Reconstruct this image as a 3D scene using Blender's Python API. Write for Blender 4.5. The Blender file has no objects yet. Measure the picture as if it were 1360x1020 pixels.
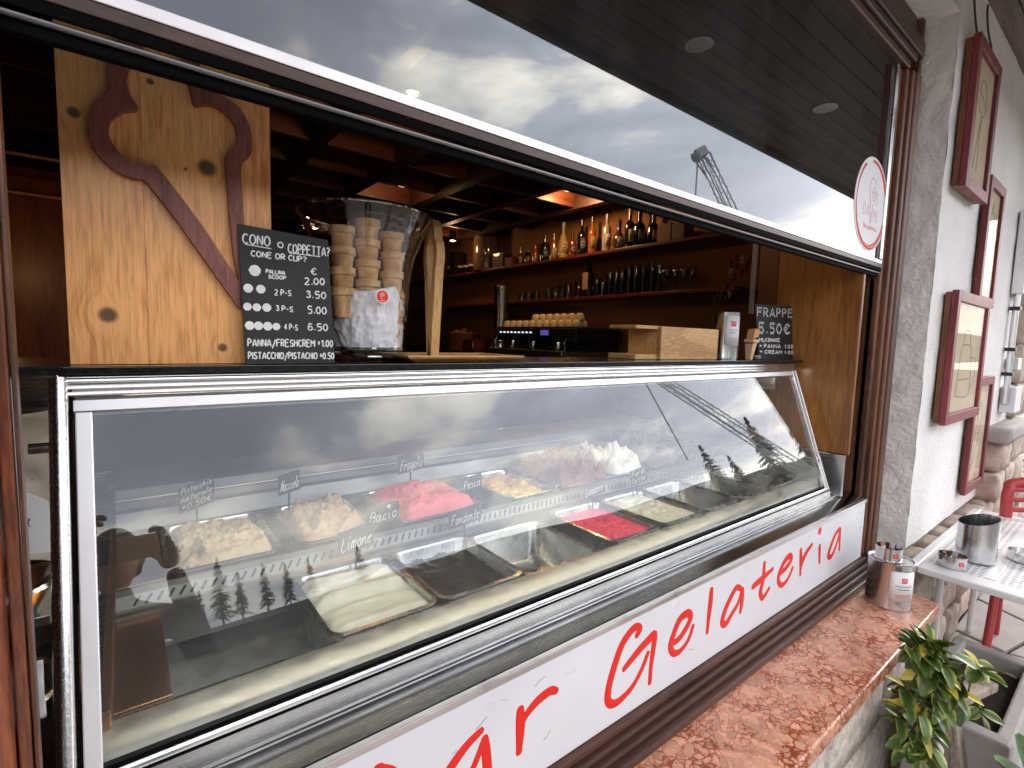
import bpy, bmesh, math, random
import numpy as np
from mathutils import Vector, Matrix, noise
from mathutils.geometry import tessellate_polygon
S = bpy.context.scene
C = S.collection
R_ = math.radians
random.seed(7)

# ------------------------------------------------------------------ camera
# world: origin at the photographer's lens, +X along the facade, +Y into the bar, +Z up, pavement at z = GZ
GZ = -1.65
F = 664.57
RM = np.array([[0.7899938170725272, -0.6124596916833364, 0.028335402773402893],
               [-0.03354688402100817, -0.08932498234537811, -0.9954374184756564],
               [0.6121963537621402, 0.7854388414078786, -0.09111229800740467]])
cam = bpy.data.cameras.new('camera'); co = bpy.data.objects.new('camera', cam); C.objects.link(co)
m3 = Matrix(((RM[0][0], -RM[1][0], -RM[2][0]), (RM[0][1], -RM[1][1], -RM[2][1]), (RM[0][2], -RM[1][2], -RM[2][2])))
co.matrix_world = m3.to_4x4()
cam.sensor_fit = 'HORIZONTAL'; cam.sensor_width = 36; cam.lens = F/1360*36
cam.clip_start = 0.01; cam.clip_end = 2000
S.camera = co
S.view_settings.view_transform = 'Standard'; S.view_settings.look = 'None'
S.view_settings.gamma = 1; S.view_settings.use_curve_mapping = False
S.view_settings.exposure = 1.42
S.render.engine = 'CYCLES'
S.cycles.max_bounces = 12; S.cycles.transparent_max_bounces = 24; S.cycles.glossy_bounces = 6; S.cycles.transmission_bounces = 8
S.cycles.caustics_reflective = False; S.cycles.caustics_refractive = False
S.cycles.sample_clamp_indirect = 6

# ------------------------------------------------------------------ world: overcast evening sky
W = bpy.data.worlds.new('World'); S.world = W; W.use_nodes = True
nt = W.node_tree; nt.nodes.clear()
def N(t, kind, **kw):
    n = t.nodes.new(kind)
    for k, v in kw.items(): setattr(n, k, v)
    return n
SUN_AZ = 82   # degrees from -Y (straight out of the facade) towards +X
SUN_EL = 24
GLOW = Vector((math.sin(R_(60))*math.cos(R_(15)), -math.cos(R_(60))*math.cos(R_(15)), math.sin(R_(15))))   # thinnest cloud
out = N(nt, 'ShaderNodeOutputWorld'); bg = N(nt, 'ShaderNodeBackground'); bg.inputs['Strength'].default_value = 0.12
sky = N(nt, 'ShaderNodeTexSky', sky_type='NISHITA', sun_disc=False)
sky.sun_elevation = R_(SUN_EL); sky.sun_rotation = R_(180 - SUN_AZ)
tc = N(nt, 'ShaderNodeTexCoord')
mp = N(nt, 'ShaderNodeMapping'); mp.inputs['Scale'].default_value = (1, 1, 2.6); mp.inputs['Location'].default_value = (0.35, 0.2, 0.1)
n1 = N(nt, 'ShaderNodeTexNoise'); n1.inputs['Scale'].default_value = 2.7; n1.inputs['Detail'].default_value = 11; n1.inputs['Roughness'].default_value = 0.55; n1.inputs['Distortion'].default_value = 0.35
nt.links.new(tc.outputs['Generated'], mp.inputs[0]); nt.links.new(mp.outputs[0], n1.inputs['Vector'])
r1 = N(nt, 'ShaderNodeValToRGB'); r1.color_ramp.elements[0].position = 0.38; r1.color_ramp.elements[1].position = 0.64
r1.color_ramp.elements[0].color = (5.6, 5.9, 7.0, 1); r1.color_ramp.elements[1].color = (17.5, 16.7, 15.2, 1)
e = r1.color_ramp.elements.new(0.49); e.color = (7.2, 7.5, 8.6, 1)
e = r1.color_ramp.elements.new(0.545); e.color = (11.6, 11.3, 10.9, 1)
nt.links.new(n1.outputs[0], r1.inputs[0])
# brighter veil of cloud around the hidden sun
dot = N(nt, 'ShaderNodeVectorMath', operation='DOT_PRODUCT')
sd = GLOW
dot.inputs[1].default_value = sd
nt.links.new(tc.outputs['Generated'], dot.inputs[0])
mr = N(nt, 'ShaderNodeMapRange', interpolation_type='SMOOTHSTEP'); mr.inputs[1].default_value = 0.70; mr.inputs[2].default_value = 1.0; mr.inputs[3].default_value = 0.78; mr.inputs[4].default_value = 1.65
nt.links.new(dot.outputs['Value'], mr.inputs[0])
mul = N(nt, 'ShaderNodeVectorMath', operation='SCALE'); nt.links.new(r1.outputs[0], mul.inputs[0]); nt.links.new(mr.outputs[0], mul.inputs['Scale'])
mx = N(nt, 'ShaderNodeMix', data_type='RGBA'); mx.inputs[0].default_value = 0.86
nt.links.new(sky.outputs[0], mx.inputs[6]); nt.links.new(mul.outputs[0], mx.inputs[7])
nt.links.new(mx.outputs[2], bg.inputs[0]); nt.links.new(bg.outputs[0], out.inputs[0])
sl = bpy.data.lights.new('sun', 'SUN'); sl.energy = 1.0; sl.angle = R_(14); sl.color = (1, 0.95, 0.88)
so = bpy.data.objects.new('sun', sl); C.objects.link(so)
so.rotation_euler = Vector((-math.sin(R_(SUN_AZ))*math.cos(R_(SUN_EL)), math.cos(R_(SUN_AZ))*math.cos(R_(SUN_EL)), -math.sin(R_(SUN_EL)))).to_track_quat('-Z', 'Y').to_euler()

# ------------------------------------------------------------------ helpers
def ray(px, py):
    return RM.T @ np.array([(px-680)/F, (py-510)/F, 1.0])
def atY(px, py, y): d = ray(px, py); return Vector(d*(y/d[1]))
def atX(px, py, x): d = ray(px, py); return Vector(d*(x/d[0]))
def atZ(px, py, z): d = ray(px, py); return Vector(d*(z/d[2]))

class MB:
    def __init__(s): s.v = []; s.f = []
    def add(s, vs, fs):
        o = len(s.v); s.v += [tuple(p) for p in vs]; s.f += [tuple(i+o for i in f) for f in fs]; return s
    def box(s, x0, x1, y0, y1, z0, z1):
        v = [(x0,y0,z0),(x1,y0,z0),(x1,y1,z0),(x0,y1,z0),(x0,y0,z1),(x1,y0,z1),(x1,y1,z1),(x0,y1,z1)]
        return s.add(v, [(3,2,1,0),(4,5,6,7),(0,1,5,4),(1,2,6,5),(2,3,7,6),(3,0,4,7)])
    def hexa(s, b, t):   # 4 bottom + 4 top points, counter-clockwise from above
        return s.add(list(b)+list(t), [(3,2,1,0),(4,5,6,7),(0,1,5,4),(1,2,6,5),(2,3,7,6),(3,0,4,7)])
    def tube(s, pts, r, n=10, caps=True, flat=None):
        pts = [Vector(p) for p in pts]; rs = r if isinstance(r, (list, tuple)) else [r]*len(pts)
        base = len(s.v); up = None
        for i, p in enumerate(pts):
            t = (pts[min(i+1, len(pts)-1)]-pts[max(i-1, 0)])
            if t.length < 1e-9: t = Vector((0,0,1))
            t.normalize()
            if flat is not None:
                b = flat.normalized(); a = t.cross(b)
                if a.length < 1e-6: a = t.orthogonal()
                a.normalize(); k = 0.35
            else:
                if up is None: up = t.orthogonal().normalized()
                a = (up - t*up.dot(t))
                if a.length < 1e-6: a = t.orthogonal()
                a.normalize(); up = a; b = t.cross(a); k = 1
            for j in range(n):
                an = 2*math.pi*j/n
                q = p + a*math.cos(an)*rs[i] + b*math.sin(an)*rs[i]*k
                s.v.append(tuple(q))
        for i in range(len(pts)-1):
            for j in range(n):
                s.f.append((base+i*n+j, base+i*n+(j+1)%n, base+(i+1)*n+(j+1)%n, base+(i+1)*n+j))
        if caps:
            s.f.append(tuple(base+j for j in reversed(range(n)))); e = base+(len(pts)-1)*n
            s.f.append(tuple(e+j for j in range(n)))
        return s
    def lathe(s, prof, c=(0,0,0), n=32, closed=False):
        base = len(s.v); m = len(prof)
        for r, z in prof:
            for j in range(n):
                a = 2*math.pi*j/n
                s.v.append((c[0]+r*math.cos(a), c[1]+r*math.sin(a), c[2]+z))
        for i in range(m-1 if not closed else m):
            i2 = (i+1) % m
            for j in range(n):
                s.f.append((base+i*n+j, base+i*n+(j+1)%n, base+i2*n+(j+1)%n, base+i2*n+j))
        if not closed:
            if prof[0][0] > 1e-6: s.f.append(tuple(base+j for j in reversed(range(n))))
            if prof[-1][0] > 1e-6: s.f.append(tuple(base+(m-1)*n+j for j in range(n)))
        return s
    def prism(s, poly, o, u, v, w):  # polygon (a,b) placed o+a*u+b*v, extruded by w
        o, u, v, w = map(Vector, (o, u, v, w))
        P = [o+u*a+v*b for a, b in poly]; n = len(P); base = len(s.v)
        s.v += [tuple(p) for p in P]+[tuple(p+w) for p in P]
        for t in tessellate_polygon([P]):
            s.f.append(tuple(base+i for i in t)); s.f.append(tuple(base+n+i for i in reversed(t)))
        for i in range(n):
            j = (i+1) % n; s.f.append((base+i, base+j, base+n+j, base+n+i))
        return s
    def mesh(s, name, mat, smooth=False):
        me = bpy.data.meshes.new(name); me.from_pydata(s.v, [], s.f)
        bm = bmesh.new(); bm.from_mesh(me); bmesh.ops.recalc_face_normals(bm, faces=bm.faces); bm.to_mesh(me); bm.free()
        if smooth: me.polygons.foreach_set('use_smooth', [True]*len(me.polygons))
        if mat: me.materials.append(mat)
        return me
    def obj(s, name, mat, parent=None, smooth=False, bevel=0, sharp=35):
        me = s.mesh(name, mat, smooth)
        if smooth and sharp:
            try: me.set_sharp_from_angle(angle=R_(sharp))
            except Exception: pass
        return link(name, me, parent, bevel)
def link(name, me, parent=None, bevel=0):
    o = bpy.data.objects.new(name, me); C.objects.link(o)
    if parent is not None:
        o.parent = parent; o.matrix_parent_inverse = Matrix.Translation(-parent.location) if parent.type == 'EMPTY' and not parent.parent else Matrix.Identity(4)
    if bevel:
        b = o.modifiers.new('bevel', 'BEVEL'); b.width = bevel; b.segments = 2; b.limit_method = 'ANGLE'; b.angle_limit = R_(40)
    return o
def thing(name, label, cat, loc=(0,0,0), group=None):
    o = bpy.data.objects.new(name, None); C.objects.link(o); o.location = loc; o.empty_display_size = 0.05
    o['label'] = label; o['category'] = cat
    if group: o['group'] = group
    return o
def tag(o, label, cat, group=None):
    o['label'] = label; o['category'] = cat
    if group: o['group'] = group
    return o
def struct(o): o['kind'] = 'structure'; return o
def dup(root, loc, label=None, rot=None):
    def cp(o, par):
        c = o.copy(); C.objects.link(c)
        if par is not None: c.parent = par
        for ch in o.children: cp(ch, c)
        return c
    r = cp(root, None); r.location = loc
    if rot is not None: r.rotation_euler = rot
    if label: r['label'] = label
    return r

# ------------------------------------------------------------------ materials
def new_mat(name):
    m = bpy.data.materials.new(name); m.use_nodes = True; t = m.node_tree
    return m, t, t.nodes['Principled BSDF']
def mat(name, col, rough=0.5, metal=0, var=0.0, scale=20, bump=0.0, bscale=None, trans=0, ior=1.45, coat=0, emit=None, estr=0, stretch=(1,1,1), sss=0):
    m, t, p = new_mat(name)
    p.inputs['Base Color'].default_value = (*col, 1); p.inputs['Roughness'].default_value = rough; p.inputs['Metallic'].default_value = metal
    p.inputs['IOR'].default_value = ior; p.inputs['Transmission Weight'].default_value = trans; p.inputs['Coat Weight'].default_value = coat
    if sss: p.inputs['Subsurface Weight'].default_value = sss; p.inputs['Subsurface Scale'].default_value = 0.01
    if emit: p.inputs['Emission Color'].default_value = (*emit, 1); p.inputs['Emission Strength'].default_value = estr
    if var or bump:
        c = N(t, 'ShaderNodeTexCoord'); mpp = N(t, 'ShaderNodeMapping'); mpp.inputs['Scale'].default_value = stretch
        t.links.new(c.outputs['Object'], mpp.inputs[0])
    if var:
        n = N(t, 'ShaderNodeTexNoise'); n.inputs['Scale'].default_value = scale; n.inputs['Detail'].default_value = 6
        t.links.new(mpp.outputs[0], n.inputs['Vector'])
        r = N(t, 'ShaderNodeMapRange'); r.inputs[1].default_value = .3; r.inputs[2].default_value = .7; r.inputs[3].default_value = 1-var; r.inputs[4].default_value = 1+var
        t.links.new(n.outputs[0], r.inputs[0])
        v = N(t, 'ShaderNodeVectorMath', operation='SCALE'); v.inputs[0].default_value = col; t.links.new(r.outputs[0], v.inputs['Scale'])
        t.links.new(v.outputs[0], p.inputs['Base Color'])
        r2 = N(t, 'ShaderNodeMapRange'); r2.inputs[1].default_value = .3; r2.inputs[2].default_value = .7; r2.inputs[3].default_value = max(0, rough-.12*(rough>.1)); r2.inputs[4].default_value = min(1, rough+.12)
        t.links.new(n.outputs[0], r2.inputs[0]); t.links.new(r2.outputs[0], p.inputs['Roughness'])
    if bump:
        n = N(t, 'ShaderNodeTexNoise'); n.inputs['Scale'].default_value = bscale or scale*3; n.inputs['Detail'].default_value = 8
        t.links.new(mpp.outputs[0], n.inputs['Vector'])
        b = N(t, 'ShaderNodeBump'); b.inputs['Strength'].default_value = 1; b.inputs['Distance'].default_value = bump
        t.links.new(n.outputs[0], b.inputs['Height']); t.links.new(b.outputs[0], p.inputs['Normal'])
    return m
def wood(name, dark, light, axis='Z', rough=0.45, scale=6, contrast=(.3,.7), bump=0.0006, knots=(), coat=0, ring=0.0):
    m, t, p = new_mat(name)
    c = N(t, 'ShaderNodeTexCoord'); mpp = N(t, 'ShaderNodeMapping')
    s = {'X': (.12,1,1), 'Y': (1,.12,1), 'Z': (1,1,.12)}[axis]; mpp.inputs['Scale'].default_value = s
    vec = c.outputs['Object']
    kf = None
    for (k, rad) in knots:       # rings bend round each knot
        d = N(t, 'ShaderNodeVectorMath', operation='DISTANCE'); t.links.new(c.outputs['Object'], d.inputs[0]); d.inputs[1].default_value = k
        mrr = N(t, 'ShaderNodeMapRange', interpolation_type='SMOOTHSTEP'); mrr.inputs[1].default_value = rad*.55; mrr.inputs[2].default_value = rad*1.25; mrr.inputs[3].default_value = 1; mrr.inputs[4].default_value = 0
        t.links.new(d.outputs['Value'], mrr.inputs[0])
        halo = N(t, 'ShaderNodeMapRange', interpolation_type='SMOOTHSTEP'); halo.inputs[1].default_value = 0; halo.inputs[2].default_value = rad*5; halo.inputs[3].default_value = rad*1.5; halo.inputs[4].default_value = 0
        t.links.new(d.outputs['Value'], halo.inputs[0])
        dd = N(t, 'ShaderNodeVectorMath', operation='SUBTRACT'); t.links.new(c.outputs['Object'], dd.inputs[0]); dd.inputs[1].default_value = k
        nn = N(t, 'ShaderNodeVectorMath', operation='NORMALIZE'); t.links.new(dd.outputs[0], nn.inputs[0])
        sc = N(t, 'ShaderNodeVectorMath', operation='SCALE'); t.links.new(nn.outputs[0], sc.inputs[0]); t.links.new(halo.outputs[0], sc.inputs['Scale'])
        sub = N(t, 'ShaderNodeVectorMath', operation='SUBTRACT'); t.links.new(vec, sub.inputs[0]); t.links.new(sc.outputs[0], sub.inputs[1]); vec = sub.outputs[0]
        if kf is None: kf = mrr.outputs[0]
        else:
            mxx = N(t, 'ShaderNodeMath', operation='MAXIMUM'); t.links.new(kf, mxx.inputs[0]); t.links.new(mrr.outputs[0], mxx.inputs[1]); kf = mxx.outputs[0]
    t.links.new(vec, mpp.inputs[0])
    n = N(t, 'ShaderNodeTexNoise'); n.inputs['Scale'].default_value = scale; n.inputs['Detail'].default_value = 3; n.inputs['Distortion'].default_value = .8
    t.links.new(mpp.outputs[0], n.inputs['Vector'])
    w = N(t, 'ShaderNodeMath', operation='MULTIPLY'); w.inputs[1].default_value = 14; t.links.new(n.outputs[0], w.inputs[0])
    sn = N(t, 'ShaderNodeMath', operation='SINE'); t.links.new(w.outputs[0], sn.inputs[0])
    f = N(t, 'ShaderNodeTexNoise'); f.inputs['Scale'].default_value = scale*22; f.inputs['Detail'].default_value = 5; t.links.new(mpp.outputs[0], f.inputs['Vector'])
    a = N(t, 'ShaderNodeMath', operation='MULTIPLY_ADD'); a.inputs[1].default_value = .16; t.links.new(sn.outputs[0], a.inputs[0]); t.links.new(f.outputs[0], a.inputs[2])
    r = N(t, 'ShaderNodeValToRGB'); r.color_ramp.elements[0].position = contrast[0]; r.color_ramp.elements[1].position = contrast[1]
    r.color_ramp.elements[0].color = (*dark, 1); r.color_ramp.elements[1].color = (*light, 1); t.links.new(a.outputs[0], r.inputs[0])
    col = r.outputs[0]
    if kf is not None:
        mk = N(t, 'ShaderNodeMix', data_type='RGBA'); mk.inputs[7].default_value = (0.055, 0.022, 0.010, 1)
        k2 = N(t, 'ShaderNodeMath', operation='MULTIPLY'); k2.inputs[1].default_value = .88; t.links.new(kf, k2.inputs[0])
        t.links.new(k2.outputs[0], mk.inputs[0]); t.links.new(col, mk.inputs[6]); col = mk.outputs[2]
    oi = N(t, 'ShaderNodeObjectInfo'); mo = N(t, 'ShaderNodeMapRange'); mo.inputs[3].default_value = .86; mo.inputs[4].default_value = 1.12; t.links.new(oi.outputs['Random'], mo.inputs[0])
    fg = N(t, 'ShaderNodeTexNoise'); fg.inputs['Scale'].default_value = scale*55; fg.inputs['Detail'].default_value = 4; mg = N(t, 'ShaderNodeMapping'); mg.inputs['Scale'].default_value = tuple(1 if q > .5 else .04 for q in s); t.links.new(c.outputs['Object'], mg.inputs[0]); t.links.new(mg.outputs[0], fg.inputs['Vector'])
    mf = N(t, 'ShaderNodeMapRange'); mf.inputs[1].default_value = .3; mf.inputs[2].default_value = .7; mf.inputs[3].default_value = .80; mf.inputs[4].default_value = 1.14; t.links.new(fg.outputs[0], mf.inputs[0])
    mm_ = N(t, 'ShaderNodeMath', operation='MULTIPLY'); t.links.new(mo.outputs[0], mm_.inputs[0]); t.links.new(mf.outputs[0], mm_.inputs[1])
    vs = N(t, 'ShaderNodeVectorMath', operation='SCALE'); t.links.new(col, vs.inputs[0]); t.links.new(mm_.outputs[0], vs.inputs['Scale']); col = vs.outputs[0]
    t.links.new(col, p.inputs['Base Color']); p.inputs['Roughness'].default_value = rough; p.inputs['Coat Weight'].default_value = coat; p.inputs['Coat Roughness'].default_value = .15
    b = N(t, 'ShaderNodeBump'); b.inputs['Distance'].default_value = bump; b.inputs['Strength'].default_value = .8
    t.links.new(a.outputs[0], b.inputs['Height']); t.links.new(b.outputs[0], p.inputs['Normal'])
    return m
def pane_glass(name, tint=(1,1,1), ior=1.6, pwr=5, haze=0.0, rough=0.0, hz_scale=3):
    m = bpy.data.materials.new(name); m.use_nodes = True; t = m.node_tree; t.nodes.clear()
    o = N(t, 'ShaderNodeOutputMaterial'); g = N(t, 'ShaderNodeBsdfGlossy'); g.inputs['Roughness'].default_value = rough
    tr = N(t, 'ShaderNodeBsdfTransparent'); tr.inputs[0].default_value = (*tint, 1)
    ge = N(t, 'ShaderNodeNewGeometry'); dt = N(t, 'ShaderNodeVectorMath', operation='DOT_PRODUCT'); t.links.new(ge.outputs['Normal'], dt.inputs[0]); t.links.new(ge.outputs['Incoming'], dt.inputs[1])
    ab_ = N(t, 'ShaderNodeMath', operation='ABSOLUTE'); t.links.new(dt.outputs['Value'], ab_.inputs[0])
    om = N(t, 'ShaderNodeMath', operation='SUBTRACT'); om.inputs[0].default_value = 1; t.links.new(ab_.outputs[0], om.inputs[1])
    pw = N(t, 'ShaderNodeMath', operation='POWER'); pw.inputs[1].default_value = pwr; t.links.new(om.outputs[0], pw.inputs[0])
    f0_ = ((ior-1)/(ior+1))**2
    fr = N(t, 'ShaderNodeMath', operation='MULTIPLY_ADD'); fr.inputs[1].default_value = 1-f0_; fr.inputs[2].default_value = f0_; t.links.new(pw.outputs[0], fr.inputs[0])
    mxs = N(t, 'ShaderNodeMixShader'); t.links.new(fr.outputs[0], mxs.inputs[0]); t.links.new(tr.outputs[0], mxs.inputs[1]); t.links.new(g.outputs[0], mxs.inputs[2])
    last = mxs.outputs[0]
    if haze:
        c = N(t, 'ShaderNodeTexCoord'); mpq = N(t, 'ShaderNodeMapping'); mpq.inputs['Scale'].default_value = (1, 1, .45); mpq.inputs['Rotation'].default_value = (0, .3, 0); n = N(t, 'ShaderNodeTexNoise'); n.inputs['Scale'].default_value = hz_scale; n.inputs['Detail'].default_value = 9; n.inputs['Roughness'].default_value = .62
        t.links.new(c.outputs['Object'], mpq.inputs[0]); t.links.new(mpq.outputs[0], n.inputs['Vector'])
        r = N(t, 'ShaderNodeMapRange'); r.inputs[1].default_value = .45; r.inputs[2].default_value = .75; r.inputs[3].default_value = haze*.25; r.inputs[4].default_value = haze
        t.links.new(n.outputs[0], r.inputs[0])
        d = N(t, 'ShaderNodeBsdfDiffuse'); d.inputs[0].default_value = (.8,.8,.8,1)
        m2 = N(t, 'ShaderNodeMixShader'); t.links.new(r.outputs[0], m2.inputs[0]); t.links.new(last, m2.inputs[1]); t.links.new(d.outputs[0], m2.inputs[2]); last = m2.outputs[0]
    t.links.new(last, o.inputs[0])
    return m
def brushed(name, col=(.62,.62,.61), rough=.28, axis='X', dirt=.25):
    m, t, p = new_mat(name); p.inputs['Metallic'].default_value = 1
    c = N(t, 'ShaderNodeTexCoord'); mpp = N(t, 'ShaderNodeMapping')
    mpp.inputs['Scale'].default_value = {'X': (1,60,60), 'Y': (60,1,60), 'Z': (60,60,1)}[axis]
    t.links.new(c.outputs['Object'], mpp.inputs[0])
    n = N(t, 'ShaderNodeTexNoise'); n.inputs['Scale'].default_value = 12; n.inputs['Detail'].default_value = 4; t.links.new(mpp.outputs[0], n.inputs['Vector'])
    g = N(t, 'ShaderNodeTexNoise'); g.inputs['Scale'].default_value = 5; g.inputs['Detail'].default_value = 8; t.links.new(c.outputs['Object'], g.inputs['Vector'])
    r = N(t, 'ShaderNodeMapRange'); r.inputs[1].default_value = .35; r.inputs[2].default_value = .7; r.inputs[3].default_value = 1; r.inputs[4].default_value = 1-dirt; t.links.new(g.outputs[0], r.inputs[0])
    v = N(t, 'ShaderNodeVectorMath', operation='SCALE'); v.inputs[0].default_value = col; t.links.new(r.outputs[0], v.inputs['Scale']); t.links.new(v.outputs[0], p.inputs['Base Color'])
    r2 = N(t, 'ShaderNodeMapRange'); r2.inputs[1].default_value = .3; r2.inputs[2].default_value = .7; r2.inputs[3].default_value = rough*.7; r2.inputs[4].default_value = rough*1.35
    t.links.new(n.outputs[0], r2.inputs[0]); t.links.new(r2.outputs[0], p.inputs['Roughness'])
    b = N(t, 'ShaderNodeBump'); b.inputs['Distance'].default_value = .00008; t.links.new(n.outputs[0], b.inputs['Height']); t.links.new(b.outputs[0], p.inputs['Normal'])
    return m
def marble():
    m, t, p = new_mat('red_verona_marble')
    c = N(t, 'ShaderNodeTexCoord'); dn = N(t, 'ShaderNodeTexNoise'); dn.inputs['Scale'].default_value = 14; dn.inputs['Detail'].default_value = 7
    t.links.new(c.outputs['Object'], dn.inputs['Vector'])
    ad = N(t, 'ShaderNodeVectorMath', operation='MULTIPLY_ADD'); ad.inputs[1].default_value = (.13,.13,.13); t.links.new(dn.outputs['Color'], ad.inputs[0]); t.links.new(c.outputs['Object'], ad.inputs[2])
    mpp = N(t, 'ShaderNodeMapping'); mpp.inputs['Rotation'].default_value = (0,0,R_(28)); mpp.inputs['Scale'].default_value = (1,1.35,1.2); t.links.new(ad.outputs[0], mpp.inputs[0])
    v = N(t, 'ShaderNodeTexVoronoi', feature='DISTANCE_TO_EDGE'); v.inputs['Scale'].default_value = 31; t.links.new(mpp.outputs[0], v.inputs['Vector'])
    vc = N(t, 'ShaderNodeTexVoronoi'); vc.inputs['Scale'].default_value = 31; t.links.new(mpp.outputs[0], vc.inputs['Vector'])
    big = N(t, 'ShaderNodeTexNoise'); big.inputs['Scale'].default_value = 11; big.inputs['Detail'].default_value = 6; t.links.new(c.outputs['Object'], big.inputs['Vector'])
    mth = N(t, 'ShaderNodeMath', operation='MULTIPLY_ADD'); mth.inputs[1].default_value = -.62; mth.inputs[2].default_value = .305; t.links.new(big.outputs[0], mth.inputs[0])
    sm = N(t, 'ShaderNodeMath', operation='ADD'); t.links.new(v.outputs['Distance'], sm.inputs[0]); t.links.new(mth.outputs[0], sm.inputs[1])
    r = N(t, 'ShaderNodeValToRGB'); E_ = r.color_ramp.elements; E_[0].position = -.0; E_[1].position = .14; E_[0].color = (.30,.065,.025,1); E_[1].color = (.68,.35,.24,1)
    q = E_.new(.03); q.color = (.42,.12,.05,1); q = E_.new(.055); q.color = (.62,.25,.14,1)
    t.links.new(sm.outputs[0], r.inputs[0])
    sx = N(t, 'ShaderNodeSeparateColor'); t.links.new(vc.outputs['Color'], sx.inputs[0])
    mr_ = N(t, 'ShaderNodeMapRange'); mr_.inputs[3].default_value = .72; mr_.inputs[4].default_value = 1.12; t.links.new(sx.outputs[0], mr_.inputs[0])
    fn = N(t, 'ShaderNodeTexNoise'); fn.inputs['Scale'].default_value = 90; fn.inputs['Detail'].default_value = 6; t.links.new(c.outputs['Object'], fn.inputs['Vector'])
    fr_ = N(t, 'ShaderNodeMapRange'); fr_.inputs[3].default_value = .7; fr_.inputs[4].default_value = 1.3; t.links.new(fn.outputs[0], fr_.inputs[0])
    mm = N(t, 'ShaderNodeMath', operation='MULTIPLY'); t.links.new(mr_.outputs[0], mm.inputs[0]); t.links.new(fr_.outputs[0], mm.inputs[1])
    sc = N(t, 'ShaderNodeVectorMath', operation='SCALE'); t.links.new(r.outputs[0], sc.inputs[0]); t.links.new(mm.outputs[0], sc.inputs['Scale'])
    t.links.new(sc.outputs[0], p.inputs['Base Color']); p.inputs['Roughness'].default_value = .3
    b = N(t, 'ShaderNodeBump'); b.inputs['Distance'].default_value = .0006; t.links.new(sm.outputs[0], b.inputs['Height']); t.links.new(b.outputs[0], p.inputs['Normal'])
    return m

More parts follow.
